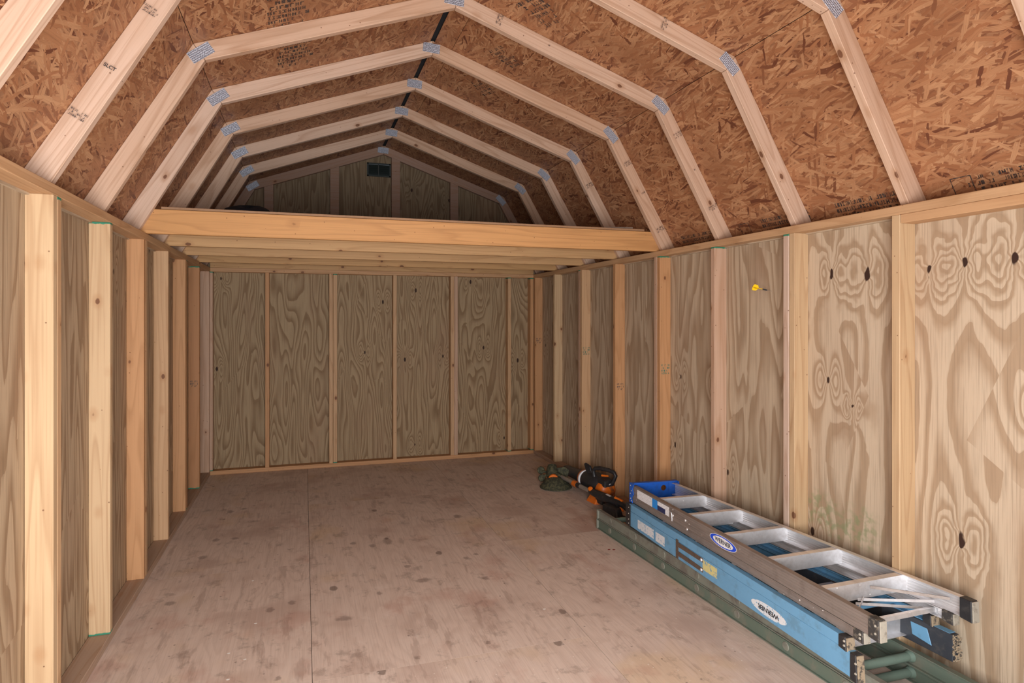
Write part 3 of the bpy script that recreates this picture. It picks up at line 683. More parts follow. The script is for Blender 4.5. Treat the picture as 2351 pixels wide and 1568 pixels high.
# gable vent
vt = empty('gable_vent', (VX0+VX1)/2, yb-2, VZ0, 'small dark louvred vent high in the back gable', 'vent')
q = MB(); yv = yb-1.75
for c, d in (((VX0+.2, yv, (VZ0+VZ1)/2), (.6, .5, VZ1-VZ0+.4)), ((VX1-.2, yv, (VZ0+VZ1)/2), (.6, .5, VZ1-VZ0+.4)), (((VX0+VX1)/2, yv, VZ0), (VX1-VX0, .5, .5)), (((VX0+VX1)/2, yv, VZ1), (VX1-VX0, .5, .5)), (((VX0+VX1)/2-.2, yv, (VZ0+VZ1)/2), (.35, .4, VZ1-VZ0))): q.box(c, d)
q.build('frame', m_vent, vt)
for i in range(5):
    z = VZ0+.75+i*.85
    plank('louvre', vt, (VX0+.3, yv+.55, z), (VX1-.3, yv+.55, z), (0, 1, -.75), 1.15, .06, m_vent, 0)
plank('green_back_plate', vt, (VX0, yv+1.5, (VZ0+VZ1)/2), (VX1, yv+1.5, (VZ0+VZ1)/2), (0, 0, 1), VZ1-VZ0, .05, m_leafgreen, 0)  # back plate; its green stands in for outside light through the louvres

# ------------------------------------------------------------------ ladders stacked along the right wall
def V(*a): return Vector(a)
def lerp(a, b, t): return Vector(a)*(1-t)+Vector(b)*t
def channel(h, fl, t, sg, ridges=0):
    """C rail profile: web outside, flanges inwards; origin at the outer top corner"""
    p = [(0, 0)]
    for i in range(ridges):
        u = -h*(.16+.68*i/(ridges-1)); p += [(0, u+.10), (-.055, u+.05), (-.055, u-.05), (0, u-.10)]
    p += [(0, -h), (fl, -h), (fl, -h+t), (t, -h+t)]
    for i in range(ridges):
        u = -h*(.80-.60*i/(ridges-1)); p += [(t, u-.12), (t+.07, u-.05), (t+.07, u+.05), (t, u+.12)]
    p += [(t, -t), (fl, -t), (fl, 0)]
    return [(q[0]*sg, q[1]) for q in p]
def lipped(h, t, sg):
    p = [(0, 0), (1.1, 0), (1.1, -t), (.52, -t), (.52, -h+t), (1.1, -h+t), (1.1, -h), (0, -h), (0, -h+t), (.40, -h+t), (.40, -t), (0, -t)]
    return [(q[0]*sg, q[1]) for q in p]

# green extension ladder: two sections lying one on the other
GX = lambda y: 109.8+(152-y)*.028          # outer lines of the left and right rails
GR = lambda y: 125.0+(152-y)*.012
ge = empty('extension_ladder', GX(100)+7.6, 100, 0, 'green fibreglass extension ladder lying flat on the floor under the stepladders', 'ladder')
for z, mats, ins, rl in ((2.55, (m_green_fg, m_green_fg), 0, 'base'), (5.12, (m_green_old, m_green_fg), .12, 'fly')):
    for s, m_ in ((0, mats[0]), (1, mats[1])):
        x0, x1 = (GX(152)+ins, GX(46)+ins) if s == 0 else (GR(152)-ins, GR(46)-ins)
        q = MB(); q.sweep(lipped(2.5, .16, -1 if s == 0 else 1), (x0, 152, z), (x1, 46, z))
        rail = q.build('rail', m_, ge, .02)
        q = MB(); q.sweep([(-1.16 if s == 0 else -.06, .03), (.06 if s == 0 else 1.16, .03), (.06 if s == 0 else 1.16, -2.53), (-1.16 if s == 0 else -.06, -2.53)], (x0, 152.6, z), (x0, 152.0, z))
        q.build('end_cap', m_green_old, rail, .04)
    for y in range(50, 150, 12):
        a, b = GX(y)+ins+.47, GR(y)-ins-.47
        q = MB(); q.tube([(a, y, z-1.25), (b, y, z-1.25)], .68, 16)
        rg = q.build('rung', m_green_rung, ge, smooth=True)
        for c, d in ((a, -1), (b, 1)):
            q = MB(); q.tube([(c+d*.06, y, z-1.25), (c+d*.16, y, z-1.25)], [.78, .66], 16); q.build('rung_rivet', m_green_old, rg)
        q = MB(); q.tube([(b-.75, y, z-1.25), (b-.1, y, z-1.25)], [.72, .95], 16); q.build('rung_collar', m_green_rung, rg, smooth=True)

# blue fibreglass stepladder, folded
be = empty('stepladder', 117, 102, 5.3, 'blue fibreglass stepladder, folded, lying between the green and the aluminium ladders', 'ladder')
BL0, BL1 = V(110.3, 136, 9.75), V(109.0, 69.3, 8.95)         # left main rail, outer top edge, far and near
BR0, BR1 = V(122.6, 134.2, 10.2), V(127.0, 68.2, 10.3)
rails = {}
for nm, A, B, h, sg in (('l', BL0, BL1, 3.62, -1), ('r', BR0, BR1, 3.5, 1)):
    q = MB(); q.sweep(channel(h, 1.3, .14, sg), A, B); rails[nm] = q.build('front_rail', m_blue_fg, be, .05)
for nm, A, B, h, sg in (('l2', BL0+V(.05, 0, 1.72), lerp(BL0, BL1, .97)+V(-.05, 0, 1.70), 1.66, -1), ('r2', BR0+V(-.05, 0, 1.5), lerp(BR0, BR1, .955)+V(0, 0, 1.45), 1.42, 1)):
    q = MB(); q.sweep(channel(h, 1.2, .13, sg), A, B); rails[nm] = q.build('rear_rail', m_blue_fg, be, .05)
q = MB(); a, b = BL0, BR0
q.hexa([a+V(-.2, -.3, -3.7), b+V(.2, -.3, -3.6), b+V(.2, 1.2, -3.6), a+V(-.2, 1.2, -3.7), a+V(-.2, -.3, 1.75), b+V(.2, -.3, 1.5), b+V(.2, 1.2, 1.5), a+V(-.2, 1.2, 1.75)])
q.hexa([a+V(-.25, -1.1, -3.75), a+V(.0, -1.1, -3.75), a+V(.0, .2, -3.75), a+V(-.25, .2, -3.75), a+V(-.25, -1.1, 1.6), a+V(0, -1.1, 1.6), a+V(0, .2, 1.7), a+V(-.25, .2, 1.7)])
cap = q.build('top_cap', m_black, be, .1)
for z in (-3, -2, -.6, .9):
    q = MB(); q.tube([a+V(-.24, -.45, z), a+V(-.34, -.45, z)], [.16, .1], 8); q.build('rivet', m_sole, cap)
for i in range(5):                                               # treads
    t = .13+.19*i; A, B = lerp(BL0, BL1, t)+V(.15, 0, 0), lerp(BR0, BR1, t)-V(.15, 0, 0)
    q = MB(); q.hexa([A+V(0, 0, -3.3), B+V(0, 0, -3.2), B+V(0, .12, -3.2), A+V(0, .12, -3.3), A+V(0, 0, -.3), B+V(0, 0, -.25), B+V(0, .12, -.25), A+V(0, .12, -.3)])
    for z in (-.3, -3.3):
        q.hexa([A+V(0, -1.0, z), B+V(0, -1.0, z), B+V(0, .1, z), A+V(0, .1, z), A+V(0, -1.0, z+.1), B+V(0, -1.0, z+.1), B+V(0, .1, z+.1), A+V(0, .1, z+.1)])
    q.build('tread', m_alu, be)
for t in (.35, .62, .86):
    A, B = lerp(BL0, BL1, t)+V(.2, 0, 1.0), lerp(BR0, BR1, t)+V(-.2, 0, .8)
    q = MB(); q.tube([A, B], .42, 10); q.build('rear_brace', m_blue_fg, be, smooth=True)
# feet of the blue ladder
def foot(parent, P, dy, h, w, sg, sole=m_mud, tilt=.25, body=m_black):
    """P: outer top corner of the rail end; dy: length toward the viewer; sg: direction of the inside"""
    q = MB(); x0, x1 = P.x-sg*.12, P.x+sg*w
    q.hexa([(x0, P.y+.9, P.z-h-.12), (x1, P.y+.9, P.z-h-.12), (x1, P.y-dy, P.z-h-.2-tilt), (x0, P.y-dy, P.z-h-.2-tilt), (x0, P.y+.9, P.z+.1), (x1, P.y+.9, P.z+.1), (x1, P.y-dy+tilt, P.z+.1), (x0, P.y-dy+tilt, P.z+.1)])
    f_ = q.build('foot', body, parent, .1)
    q = MB(); q.hexa([(x0+sg*.1, P.y-dy-.02, P.z-h-.1-tilt), (x1-sg*.05, P.y-dy-.02, P.z-h-.1-tilt), (x1-sg*.05, P.y-dy-.22, P.z-h-.1-tilt), (x0+sg*.1, P.y-dy-.22, P.z-h-.1-tilt), (x0+sg*.1, P.y-dy+tilt-.02, P.z), (x1-sg*.05, P.y-dy+tilt-.02, P.z), (x1-sg*.05, P.y-dy+tilt-.22, P.z), (x0+sg*.1, P.y-dy+tilt-.22, P.z)])
    q.build('sole', sole, f_, .05)
    for z in (.3, .7):
        q = MB(); q.tube([(x0-sg*.0, P.y-dy*.35, P.z-h*z), (x0-sg*.1, P.y-dy*.35, P.z-h*z)], [.2, .14], 8); q.build('rivet', m_sole, f_)
    return f_
foot(be, BL1, .35, 3.62, 1.3, 1)
foot(be, lerp(BL0, BL1, .97)+V(-.05, 0, 1.70), .5, 1.66, 1.5, 1, tilt=.15)
foot(be, lerp(BR0, BR1, .955)+V(0, 0, 1.45), .5, 1.42, 1.5, -1, tilt=.1)
# the big black boot guarding the right rail's lower end
q = MB(); x = 126.35
def bx(y): return lerp(BR0, BR1, (134.2-y)/66).x-1.36
pts = [(99, 10.0, 8.4), (92, 10.15, 7.0), (82, 10.25, 6.5), (73, 10.3, 6.35), (67.6, 10.25, 6.25)]
for (ya, ta, ba), (yb_, tb, bb) in zip(pts, pts[1:]):
    q.hexa([(bx(ya)-.1, ya, ba), (bx(ya)+1.25, ya, ba), (bx(yb_)+1.25, yb_, bb), (bx(yb_)-.1, yb_, bb), (bx(ya)-.1, ya, ta), (bx(ya)+1.25, ya, ta), (bx(yb_)+1.25, yb_, tb), (bx(yb_)-.1, yb_, tb)])
bt = q.build('boot', m_darkgrey, be, .08)
q = MB(); q.hexa([(bx(88)-.2, 89, 8.15), (bx(88)-.08, 89, 8.15), (bx(79)-.08, 78.5, 7.6), (bx(79)-.2, 78.5, 7.6), (bx(88)-.2, 89, 9.7), (bx(88)-.08, 89, 9.7), (bx(79)-.08, 78.5, 9.75), (bx(79)-.2, 78.5, 9.75)])
q.build('boot_panel', m_black, bt, .06)
q = MB(); q.hexa([(bx(73)-.2, 73.6, 7.6), (bx(73)-.05, 73.6, 7.6), (bx(70.6)-.05, 70.6, 7.2), (bx(70.6)-.2, 70.6, 7.2), (bx(73)-.2, 73.9, 9.5), (bx(73)-.05, 73.9, 9.5), (bx(70.6)-.05, 71.3, 9.5), (bx(70.6)-.2, 71.3, 9.5)])
q.build('boot_window', m_blue_fg, bt, .05, label='blue window in the black boot')
q = MB(); rn = random.Random(2)
for i in range(90):
    q.ball((bx(68)+rn.uniform(-.1, 1.55), 67.5+rn.uniform(-.1, .12), 6.3+i*.0433), (rn.uniform(.10, .24), .12, rn.uniform(.10, .22)), 6, 4)
q.build('mud_crust', m_mud, bt, kind='stuff')
# folded spreader hinge on the left side
q = MB(); yh = 114.5; xl = lerp(BL0, BL1, .325).x-.02
q.box((xl-.08, yh, 8.0), (.12, .9, 4.0)); hb = q.build('spreader_hinge', m_rust, be, .05)
for z0, z1 in ((9.1, 8.9), (7.2, 6.9)):
    q = MB(); q.hexa([(xl-.2, yh+.3, z0-.55), (xl-.06, yh+.3, z0-.55), (xl-.06, yh-9.0, z1-.5), (xl-.2, yh-9.0, z1-.5), (xl-.2, yh+.3, z0+.45), (xl-.06, yh+.3, z0+.45), (xl-.06, yh-9.0, z1+.4), (xl-.2, yh-9.0, z1+.4)])
    ar = q.build('spreader_arm', m_rust, be, .04)
    q = MB(); q.tube([(xl-.2, yh-8.5, z1-.05), (xl-.34, yh-8.5, z1-.05)], [.34, .26], 10); q.build('rivet', m_alu, ar)
def patch(parent, A, B, y0, y1, u0, u1, mat, name='label', off=.012, sgn=-1, **kw):
    """a flat sticker on the outside of a left rail; u = inches below its top edge"""
    t0, t1 = (A.y-y0)/(A.y-B.y), (A.y-y1)/(A.y-B.y); P, Q = lerp(A, B, t0), lerp(A, B, t1)
    q = MB(); q._add([P+V(sgn*off, 0, -u0), Q+V(sgn*off, 0, -u0), Q+V(sgn*off, 0, -u1), P+V(sgn*off, 0, -u1)], [(0, 1, 2, 3)])
    return q.build(name, mat, parent, **kw)
patch(rails['l'], BL0, BL1, 131.5, 124.2, .8, 2.9, m_faded, label='peeling white warning label')
patch(rails['l'], BL0, BL1, 123.4, 119.6, .9, 3.0, m_faded, label='peeling white warning label')
patch(rails['l'], BL0, BL1, 105.6, 101.0, .35, 2.35, m_yellowl, label='torn yellow label')
def logo(parent, A, B, y, u, L, H, flip, mats, name='brand_label', sgn=-1, base=.02):
    """oval maker's badge with lettering on the outside of a left rail"""
    t = (A.y-y)/(A.y-B.y); c = lerp(A, B, t)+V(0, 0, -u); d = (B-A).normalized(); up = V(0, 0, 1); up = (up-d*up.dot(d)).normalized()
    if flip: d, up = -d, -up
    q = MB(); n = 32
    out = V(sgn, 0, 0)
    for k, (f, g_) in enumerate(((1, 1), (.965, .92), (.74, .74), (.71, .69))):
        q.cur = [0, 1, 0, 0][k] if mats[1] else 0
        if not mats[1] and k: continue
        q._add([c+out*(base+.006*k)+d*(L/2*f*math.cos(2*math.pi*i/n))+up*(H/2*g_*math.sin(2*math.pi*i/n)) for i in range(n)], [tuple(range(n))])
    lb = q.build(name, [m_ for m_ in mats if m_], parent)
    tm = textmesh('WERNER', H*.42, m_ink, .025, .96)
    w_ = max(v.co.x for v in tm.vertices)-min(v.co.x for v in tm.vertices); f = L*.60*I/w_
    for v in tm.vertices: v.co.x *= f; v.co.y *= 1.25
    add('lettering', tm, lb, frame(c+out*(base+.035), d, up))
logo(rails['l'], BL0, BL1, 87.0, 2.0, 8.6, 2.1, True, (m_faded, None))

# aluminium stepladder, folded, on top of the stack
ae = empty('stepladder', 118, 102, 10.9, 'aluminium stepladder with a bright blue top cap, folded on top of the stack', 'ladder')
AL0, AL1 = V(111.4, 136.2, 15.85), V(110.0, 67.2, 15.1)
AR0, AR1 = V(122.6, 134.4, 16.1), V(126.9, 65.8, 16.35)
ar = {}
for nm, A, B, h, sg, m_ in (('l', AL0, AL1, 2.75, -1, m_alu_dirty), ('r', AR0, AR1, 2.8, 1, m_alu)):
    q = MB(); q.sweep(channel(h, 1.05, .09, sg, 5), A, B); ar[nm] = q.build('front_rail', m_, ae)
for nm, A, B, h, sg, m_ in (('l2', AL0+V(.1, 0, -2.8), lerp(AL0, AL1, .965)+V(-.1, 0, -2.82), 1.42, -1, m_alu_dirty), ('r2', AR0+V(-.1, 0, -2.85), lerp(AR0, AR1, .965)+V(-.3, 0, -2.85), 1.42, 1, m_alu)):
    q = MB(); q.sweep(channel(h, .95, .09, sg, 2), A, B); ar[nm] = q.build('rear_rail', m_, ae)
def tread(t, h=2.6, name='tread'):
    A, B = lerp(AL0, AL1, t)+V(.12, 0, -.06), lerp(AR0, AR1, t)+V(-.12, 0, -.06)
    q = MB(); n = 6
    prof = [(-.0, 0), (-1.15, 0), (-1.15, -.12), (-.28, -.16), (-.16, -.5), (-.16, -h*.32), (-.10, -h*.34), (-.10, -h*.62), (-.16, -h*.64), (-.2, -h+.35), (-1.05, -h+.14), (-1.05, -h), (0, -h)]
    q.sweep([(p_[0], p_[1]) for p_ in prof], A, B)          # the profile's first axis points to the viewer
    return q.build(name, m_alu, ae)
for t in (.17, .338, .513, .690, .862): tread(t)
q = MB()
def strip(a, b, w=.42, t=.1, up=(0, 0, 1)): return MB().sweep([(-t/2, -w/2), (t/2, -w/2), (t/2, w/2), (-t/2, w/2)], a, b, up)
tb = .862
ym = lerp(AL0, AL1, tb).y
for a, b in (((116.6, ym-.9, 13.2), (125.9, 70.6, 14.0)), ((116.4, ym-.7, 12.5), (125.4, 72.0, 12.4)), ((119, ym-1.0, 14.9), (126.4, 68.6, 15.2)), ((117.6, ym-1.1, 13.4), (111.4, 71.5, 13.4))):
    strip(a, b).build('knee_brace', m_alu_dirty if a[2] > 14 else m_alu, ae)
for t in (.3, .45, .62, .8, .93):
    A, B = lerp(AL0, AL1, t)+V(.3, 0, -3.5), lerp(AR0, AR1, t)+V(-.5, 0, -3.5)
    strip(A, B, .8, .5).build('rear_brace', m_alu, ae, .05)
foot(ae, AL1, .9, 2.75, 1.25, 1, m_sole, .1, m_rubber); foot(ae, AR1, .9, 2.8, 1.25, -1, m_sole, .1, m_black)
foot(ae, lerp(AL0, AL1, .965)+V(-.1, 0, -2.82), .8, 1.42, 1.15, 1, m_sole, .08, m_rubber); foot(ae, lerp(AR0, AR1, .965)+V(-.3, 0, -2.85), .8, 1.42, 1.15, -1, m_sole, .08, m_rubber)
# blue plastic top cap: a shallow tray with skirts and a bucket hole
a, b = AL0, AR0
def quadbox(q, p, th): # p: four corners in the plane, th: offset vector
    q.hexa([*p, *[v+th for v in p]])
q = MB(); up = V(0, 0, 1)
bl, br, tr_, tl = a+V(-.35, .5, -4.25), b+V(.35, .5, -4.3), b+V(.35, .5, .55), a+V(-.35, .5, .55)
hc = lerp(lerp(bl, br, .74), lerp(tl, tr_, .74), .62); dx_ = (br-bl).normalized(); R_ = .72; n = 24
sq4 = [hc-dx_*1.3-up*1.3, hc+dx_*1.3-up*1.3, hc+dx_*1.3+up*1.3, hc-dx_*1.3+up*1.3]
def on_plane(x_t, z_t): return lerp(lerp(bl, br, x_t), lerp(tl, tr_, x_t), z_t)
th = V(0, .28, 0)
wl_ = (br-bl).length; hl_ = 4.9
ring_o, ring_i = [], []
for k in range(n):
    an = 2*math.pi*k/n; cx_, cz_ = math.cos(an), math.sin(an); f = 1.3/max(abs(cx_), abs(cz_))
    ring_o.append(hc+dx_*cx_*f+up*cz_*f); ring_i.append(hc+dx_*cx_*R_+up*cz_*R_)
for k in range(n):
    k2 = (k+1) % n; quadbox(q, [ring_o[k], ring_o[k2], ring_i[k2], ring_i[k]], th)
L_ = hc-dx_*1.3; Rr = hc+dx_*1.3
def at_x(p, z): t = (p-bl).dot(dx_)/wl_; return lerp(bl, br, t) if z == 0 else lerp(tl, tr_, t)
quadbox(q, [bl, at_x(L_, 0), at_x(L_, 1), tl], th); quadbox(q, [at_x(Rr, 0), br, tr_, at_x(Rr, 1)], th)
quadbox(q, [at_x(L_, 0), at_x(Rr, 0), sq4[1], sq4[0]], th); quadbox(q, [sq4[3], sq4[2], at_x(Rr, 1), at_x(L_, 1)], th)
cp = q.build('top_cap', m_blue_cap, ae)
q = MB(); q.hexa([tl+V(0, .28, 0), tr_+V(0, .28, 0), tr_+V(0, -.9, 0), tl+V(0, -.9, 0), tl+V(0, .28, -.2), tr_+V(0, .28, -.2), tr_+V(0, -.9, -.2), tl+V(0, -.9, -.2)]); q.build('cap_lip', m_blue_cap, cp, .05)
q = MB(); q.prism([(0, 0), (0, 4.9), (2.3, 4.9), (1.5, 3.6), (1.9, 2.2), (1.0, 1.2), (1.5, 0)], bl+V(0, .28, 0), (0, -1, 0), (0, 0, 1), -.22); q.build('cap_skirt', m_blue_cap, cp, .05)
q = MB(); q.prism([(0, 0), (0, 4.9), (2.0, 4.9), (1.5, 0)], br+V(-.2, .28, .0), (0, -1, 0), (0, 0, 1), -.22); q.build('cap_skirt', m_blue_cap, cp, .05)
for dy_, dz_ in ((.6, 4.2), (1.0, 3.0), (.5, 2.2), (.6, 1.0), (1.1, .5)):
    q = MB(); q.tube([bl+V(.0, .28-dy_, dz_), bl+V(-.12, .28-dy_, dz_)], [.16, .11], 8); q.build('rivet', m_sole, cp)
patch(ar['l'], AL0, AL1, 133.6, 126.6, .35, 2.45, m_print, off=.075, label='white small print label')
patch(ar['l'], AL0, AL1, 126.55, 124.3, .35, 2.45, m_lcyan, off=.075, label='bright blue label')
patch(ar['l'], AL0, AL1, 124.25, 121.0, 1.3, 2.45, m_lnavy, off=.075, label='navy blue label')
patch(ar['l'], AL0, AL1, 124.25, 119.4, .35, 1.3, m_print, off=.075); patch(ar['l'], AL0, AL1, 121.0, 119.4, 1.3, 2.45, m_print, off=.075)
logo(ar['l'], AL0, AL1, 100.6, 1.35, 8.2, 2.3, False, (m_white, m_lblue), base=.07)
for y, u in ((113.2, 1.2), (112.6, 2.9), (118, 1.7)):
    t = (AL0.y-y)/(AL0.y-AL1.y); P = lerp(AL0, AL1, t)
    q = MB(); q.ball(P+V(-.05, 0, -u), (.16, .3, .3), 8, 6); q.build('rivet', m_alu, ar['l'], smooth=True)
q = MB(); P = lerp(AL0, AL1, (AL0.y-118.2)/(AL0.y-AL1.y)); q.tube([P+V(-.1, 1.2, -1.1), P+V(-.16, .2, -1.2), P+V(-.16, .0, -1.6), P+V(-.1, 0, -3.0)], .07, 6); q.build('wire_clip', m_alu, ae, smooth=True)

# ------------------------------------------------------------------ string trimmer and leaf blower
tm = empty('string_trimmer', 117, 176, 0, 'cordless string trimmer with grey shaft and grass-caked guard lying on the floor', 'trimmer')
sh0, sh1 = V(117.2, 193.5, 3.3), V(118.6, 172.5, 3.6)
q = MB(); q.tube([sh0, sh1], .68, 14); q.build('shaft', m_silver, tm, smooth=True)
q = MB(); q.tube([(117.75, 184.6, 3.4), (117.9, 182.0, 3.45)], .98, 16); col_ = q.build('collar', m_orange, tm, .06, smooth=True)
q = MB(); q.tube([(117.9, 182.0, 3.45), (118.0, 180.2, 3.5)], [.95, .7], 16); q.build('clamp', m_black, tm, smooth=True)
# head: motor pod, orange ring, spool
q = MB(); hd = V(115.0, 196.5, 3.9); ax = V(-.25, -.55, -.8).normalized()
q.lathe([(-3.1, .3), (-2.9, 1.5), (-1.6, 1.9), (0, 2.0), (1.2, 1.8), (1.6, 1.2)], hd, ax, 20); q.tube([hd, sh0], [1.2, .75], 14)
q.build('motor_head', m_grass, tm, smooth=True)
q = MB(); q.lathe([(0, 1.25), (.1, 1.75), (.9, 1.75), (1.0, 1.2)], V(114.3, 193.6, 2.9), V(-.35, -.85, -.2), 20); q.build('edging_ring', m_orange, tm, smooth=True)
q = MB(); q.lathe([(0, 1.0), (.9, 1.1), (1.4, .6)], V(114.1, 193.0, 2.85), V(-.35, -.85, -.2), 16); q.build('spool', m_grass, tm, smooth=True)
# guard: a fan-shaped dished shield resting on the floor
q = MB(); n, m2 = 22, 7; base = V(114.6, 193.5, 3.6)
for L in (0, .16):
    for j in range(m2+1):
        f = j/m2
        for i in range(n+1):
            an = math.radians(-112+224*i/n)
            rr_ = .9+4.3*f
            q.v.append(base+V(math.sin(an)*rr_*1.05+f*.3, -math.cos(an)*rr_*(1.0)-f*.6, -3.45*f**1.7+L+.02))
W1 = n+1; S1 = W1*(m2+1)
for j in range(m2):
    for i in range(n):
        k = j*W1+i; q.f.append([k, k+1, k+W1+1, k+W1]); q.f.append([S1+k, S1+k+W1, S1+k+W1+1, S1+k+1])
for j in range(m2):
    for e in (0, n): k = j*W1+e; q.f.append([k, k+W1, S1+k+W1, S1+k])
for i in range(n): k = m2*W1+i; q.f.append([k, k+1, S1+k+1, S1+k]); q.f.append([i, S1+i, S1+i+1, i+1])
q.mi = [0]*len(q.f); q.build('guard', m_grass, tm, smooth=True)
q = MB(); q.prism([(-2.2, 0), (2.2, 0), (2.6, 3.2), (1.0, 4.2), (-2.4, 3.4)], (118.2, 196.0, 1.9), (.85, -.5, 0), (.1, .1, 1), .25); q.build('guard_flap', m_grass, tm, .05)
for c in ((112.4, 200.2, 4.3), (111.9, 198.0, 2.2)):
    q = MB(); q.lathe([(-.45, .5), (-.42, 1.15), (-.2, 1.3), (.2, 1.3), (.42, 1.15), (.45, .5)], c, (-.4, -.9, .15), 18); q.build('wheel', m_grass, tm, smooth=True)
q = MB(); q.tube([(112.4, 200.0, 4.2), (114.2, 198, 3.9)], .4, 8); q.tube([(111.9, 198.0, 2.3), (113.4, 197.2, 3.5)], .4, 8); q.build('wheel_bracket', m_grass, tm, smooth=True)
# grip end
q = MB(); q.tube([(118.5, 173.8, 3.6), (118.7, 171.8, 3.7)], [.85, 1.15], 14); q.build('joint', m_black, tm, smooth=True)
q = MB(); q.lathe([(0, .2), (.05, .72), (.55, .72), (.65, .4)], (117.9, 172.6, 4.5), (-.35, -.5, .8), 14); q.build('lock_knob', m_orange, tm, smooth=True)
q = MB(); q.tube([(118.5, 172, 3.8), (118.7, 166, 4.0), (119.6, 161.8, 4.1), (120.2, 158.8, 3.8)], [1.1, 1.35, 1.25, 1.0], 14); q.build('body', m_black, tm, smooth=True)
q = MB(); q.tube([(119.8, 160.2, 4.2), (121.0, 157.2, 3.6), (121.6, 154.6, 2.4), (121.5, 153.2, 1.2)], [.75, .8, .8, .75], 14); q.build('rear_grip', m_black, tm, smooth=True)
q = MB(); q.tube([(119.9, 160.8, 5.0), (121.2, 158.6, 4.5)], [.55, .45], 10); q.build('safety_button', m_orange, tm, smooth=True)
q = MB(); q.tube([(120.0, 157.6, 3.0), (120.2, 156.4, 2.4)], [.28, .22], 8); q.build('trigger', m_orange, tm, smooth=True)
q = MB(); q.hexa([(115.6, 160.5, .3), (118.6, 162.0, .3), (120.2, 155.6, .05), (117.6, 154.6, .05), (116.2, 161.6, 3.4), (118.9, 162.4, 3.6), (119.9, 157.2, 3.2), (117.8, 156.4, 3.0)]); q.build('battery', m_black, tm, .25, 2)
q = MB(); q.tube([(119.9, 157.6, .6), (121.3, 154.0, .7)], .55, 10); q.build('grip_base', m_black, tm, smooth=True)
plank('maker_plate', tm, (119.05, 161.9, 5.28), (118.95, 164.2, 5.32), (1, 0, .1), .7, .04, m_white, 0)

bw = empty('leaf_blower', 123, 176, 0, 'orange and black leaf blower with a black top handle standing against the right wall', 'leaf blower')
q = MB(); q.tube([(122.1, 184.5, 4.6), (122.7, 192, 4.0), (123.4, 203, 3.0)], [2.3, 1.95, 1.7], 18); q.build('nozzle', m_darkgrey, bw, smooth=True)
q = MB(); q.lathe([(0, 2.3), (.3, 2.75), (1.6, 2.95), (1.8, 2.6)], (121.9, 185.2, 4.7), (-.08, -1, .07), 22); rg = q.build('orange_ring', m_orange, bw, smooth=True)
q = MB(); q.lathe([(0, 2.9), (.0, 3.0), (.8, 3.02), (.8, 2.9)], (121.75, 183.5, 4.8), (-.08, -1, .07), 22); q.build('white_band', m_white, bw, smooth=True)
q = MB(); q.lathe([(0, 2.85), (3, 3.3), (5, 3.4), (8, 3.0), (9.5, 1.6)], (121.7, 182.8, 4.85), (.18, -1, 0), 22); q.build('fan_housing', m_black, bw, smooth=True)
q = MB(); q.lathe([(0, 2.0), (.4, 2.9), (2.2, 3.05), (3.4, 2.85), (4.2, 2.0), (4.4, .4)], (123.2, 175.2, 3.75), (.05, -1, .05), 24); mh = q.build('motor_housing', m_orange, bw, smooth=True)
for k in range(9):
    zz = 2.2+k*.38; q = MB(); q.box((124.0-abs(k-4)*.05, 170.95, zz), (2.6-abs(k-4)*.32, .25, .13), Matrix.Rotation(-.29, 3, 'Z')); q.build('vent_slot', m_black, mh)
q = MB(); q.hexa([(118.2, 176.4, .05), (121.6, 176.4, .05), (122.6, 170.6, .05), (118.6, 171.4, .05), (119.6, 176, 2.4), (121.4, 176, 2.4), (122, 171.4, 2.2), (119.8, 172, 2.0)]); q.build('foot_stand', m_orange, bw, .2, 2)
q = MB(); q.hexa([(120.8, 176.5, 6.4), (124.6, 176.5, 6.6), (125.2, 170.6, 5.6), (121.4, 170.2, 5.2), (121.2, 176, 8.0), (124.2, 176, 8.2), (124.6, 171.4, 7.4), (121.9, 171.0, 7.2)]); q.build('control_housing', m_black, bw, .3, 2)
q = MB(); q.tube([(121.3, 176.6, 7.0), (121.0, 177.0, 9.0), (121.3, 176.5, 9.9), (122.2, 174.8, 10.3), (123.8, 171.8, 10.2), (124.7, 170.2, 9.8), (125.0, 169.7, 8.9), (124.7, 170.3, 7.4), (124.3, 170.9, 6.2)], [.7, .6, .62, .66, .66, .62, .6, .6, .7], 12); q.build('top_handle', m_black, bw, smooth=True)
q = MB(); q.hexa([(120.6, 180.2, 6.0), (121.9, 179.4, 6.0), (122.8, 177.2, 6.0), (121.6, 177.4, 6.0), (119.9, 181.8, 10.3), (120.6, 181.6, 10.9), (121.4, 179.4, 10.2), (120.6, 179.0, 9.8)]); q.build('intake_fin', m_black, bw, .3, 2)
q = MB(); q.tube([(122.4, 174.0, 8.2), (123.8, 172.2, 8.3)], [.35, .3], 8); q.build('throttle', m_orange, bw, smooth=True)
plank('rating_plate', bw, (123.2, 170.6, 5.9), (125.0, 171.15, 6.1), (0, -.3, 1), .9, .04, m_white, 0)
plank('rear_battery', bw, (120.2, 172.6, 1.5), (120.9, 169.6, 1.5), (1, 0, 0), 1.6, 2.2, m_black, .15)

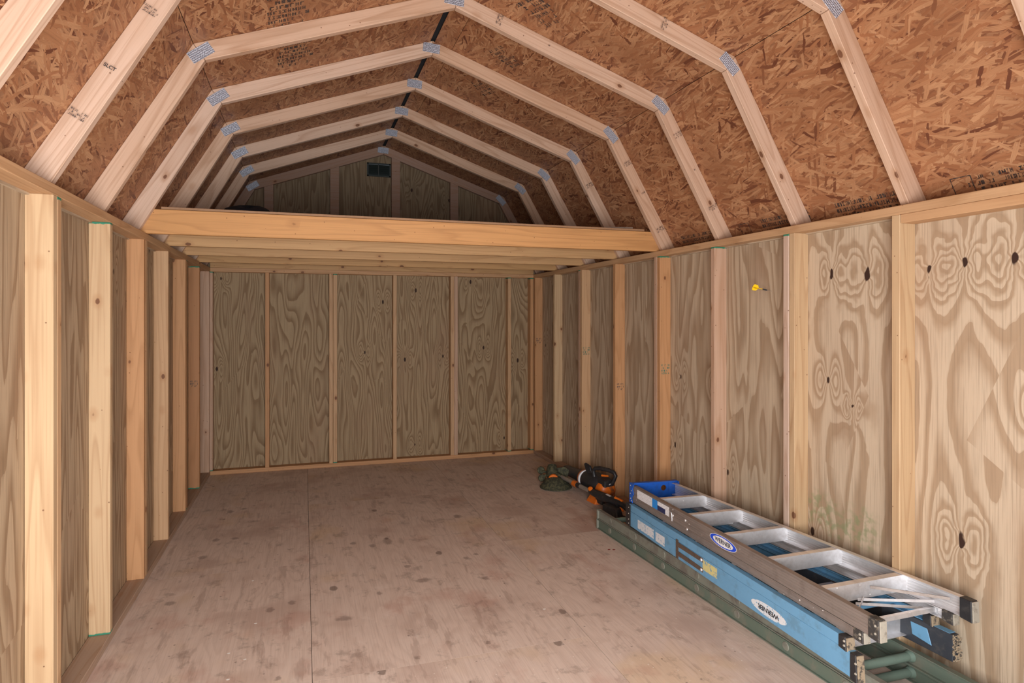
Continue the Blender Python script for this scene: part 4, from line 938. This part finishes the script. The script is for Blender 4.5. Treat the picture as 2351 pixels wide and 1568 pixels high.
# ------------------------------------------------------------------ dart in the wall and litter on the floor
tip = V(W+SD+.02, 109.4, 63.4); tail = V(126.0, 110.0, 64.2); dd = (tail-tip)
dt = empty('dart', tip.x, tip.y, tip.z, 'yellow dart stuck in the plywood of the right wall', 'dart')
q = MB(); q.tube([tip, tip+dd*.3], [.03, .06], 8); q.build('point', m_silver, dt, smooth=True)
q = MB(); q.tube([tip+dd*.28, tip+dd*.34, tip+dd*.55], [.1, .16, .14], 10); q.build('barrel', m_darkgrey, dt, smooth=True)
q = MB(); q.tube([tip+dd*.55, tip+dd*.82], .08, 8); q.build('shaft', m_yellow, dt, smooth=True)
u_ = dd.normalized()
for an in (20, 110):
    wv_ = (Matrix.Rotation(math.radians(an), 3, u_) @ u_.orthogonal()).normalized()
    q = MB(); q.prism([(0, -.12), (.35, -.62), (1.15, -.7), (1.35, -.45), (1.35, .45), (1.15, .7), (.35, .62), (0, .12)], tip+dd*.78, u_, wv_, .03); q.build('flight', m_yellow, dt)
rs = random.Random(11)
def chip(name, x, y, s, mat, label, group, cat='chip'):
    q = MB(); n = 6
    for h in (.004, .10*s):
        for k in range(n):
            an = 2*math.pi*k/n+rs.uniform(-.3, .3); q.v.append(V(x+math.cos(an)*s*rs.uniform(.6, 1.2), y+math.sin(an)*s*rs.uniform(.4, .8), h))
    q.f = [list(range(n))[::-1], list(range(n, 2*n))]+[[k, (k+1) % n, n+(k+1) % n, n+k] for k in range(n)]; q.mi = [0]*len(q.f)
    q.build(name, mat, None, origin=(x, y, 0), label=label, cat=cat, group=group)
for x, y, l in ((105.6, 137.4, 'left of two small dark red scraps on the floor beside the green ladder'), (106.7, 136.9, 'right of two small dark red scraps on the floor beside the green ladder')):
    chip('leaf_scrap', x, y, .42, m_red, l, 'red scraps by the ladder', 'scrap')
for x, y, l in ((22.2, 143.6, 'tiny white chip on the left floor sheet, farthest back of the left ones'), (24.2, 123.4, 'tiny white chip on the left floor sheet, midway to the viewer'),
                (20.5, 113.7, 'left of two tiny white chips close together on the left floor sheet'), (23.4, 110.9, 'right of two tiny white chips close together on the left floor sheet'),
                (74.5, 209.7, 'tiny white chip far back on the middle floor sheet'), (99.7, 202.1, 'tiny white chip on the right floor sheet near the string trimmer'),
                (78.5, 113.0, 'white chip on the middle floor sheet, left of the green ladder'), (21.3, 105.5, 'tiny white chip on the left floor sheet, nearest the viewer')):
    chip('wood_chip', x, y, .3, m_chip, l, 'white chips on the floor')
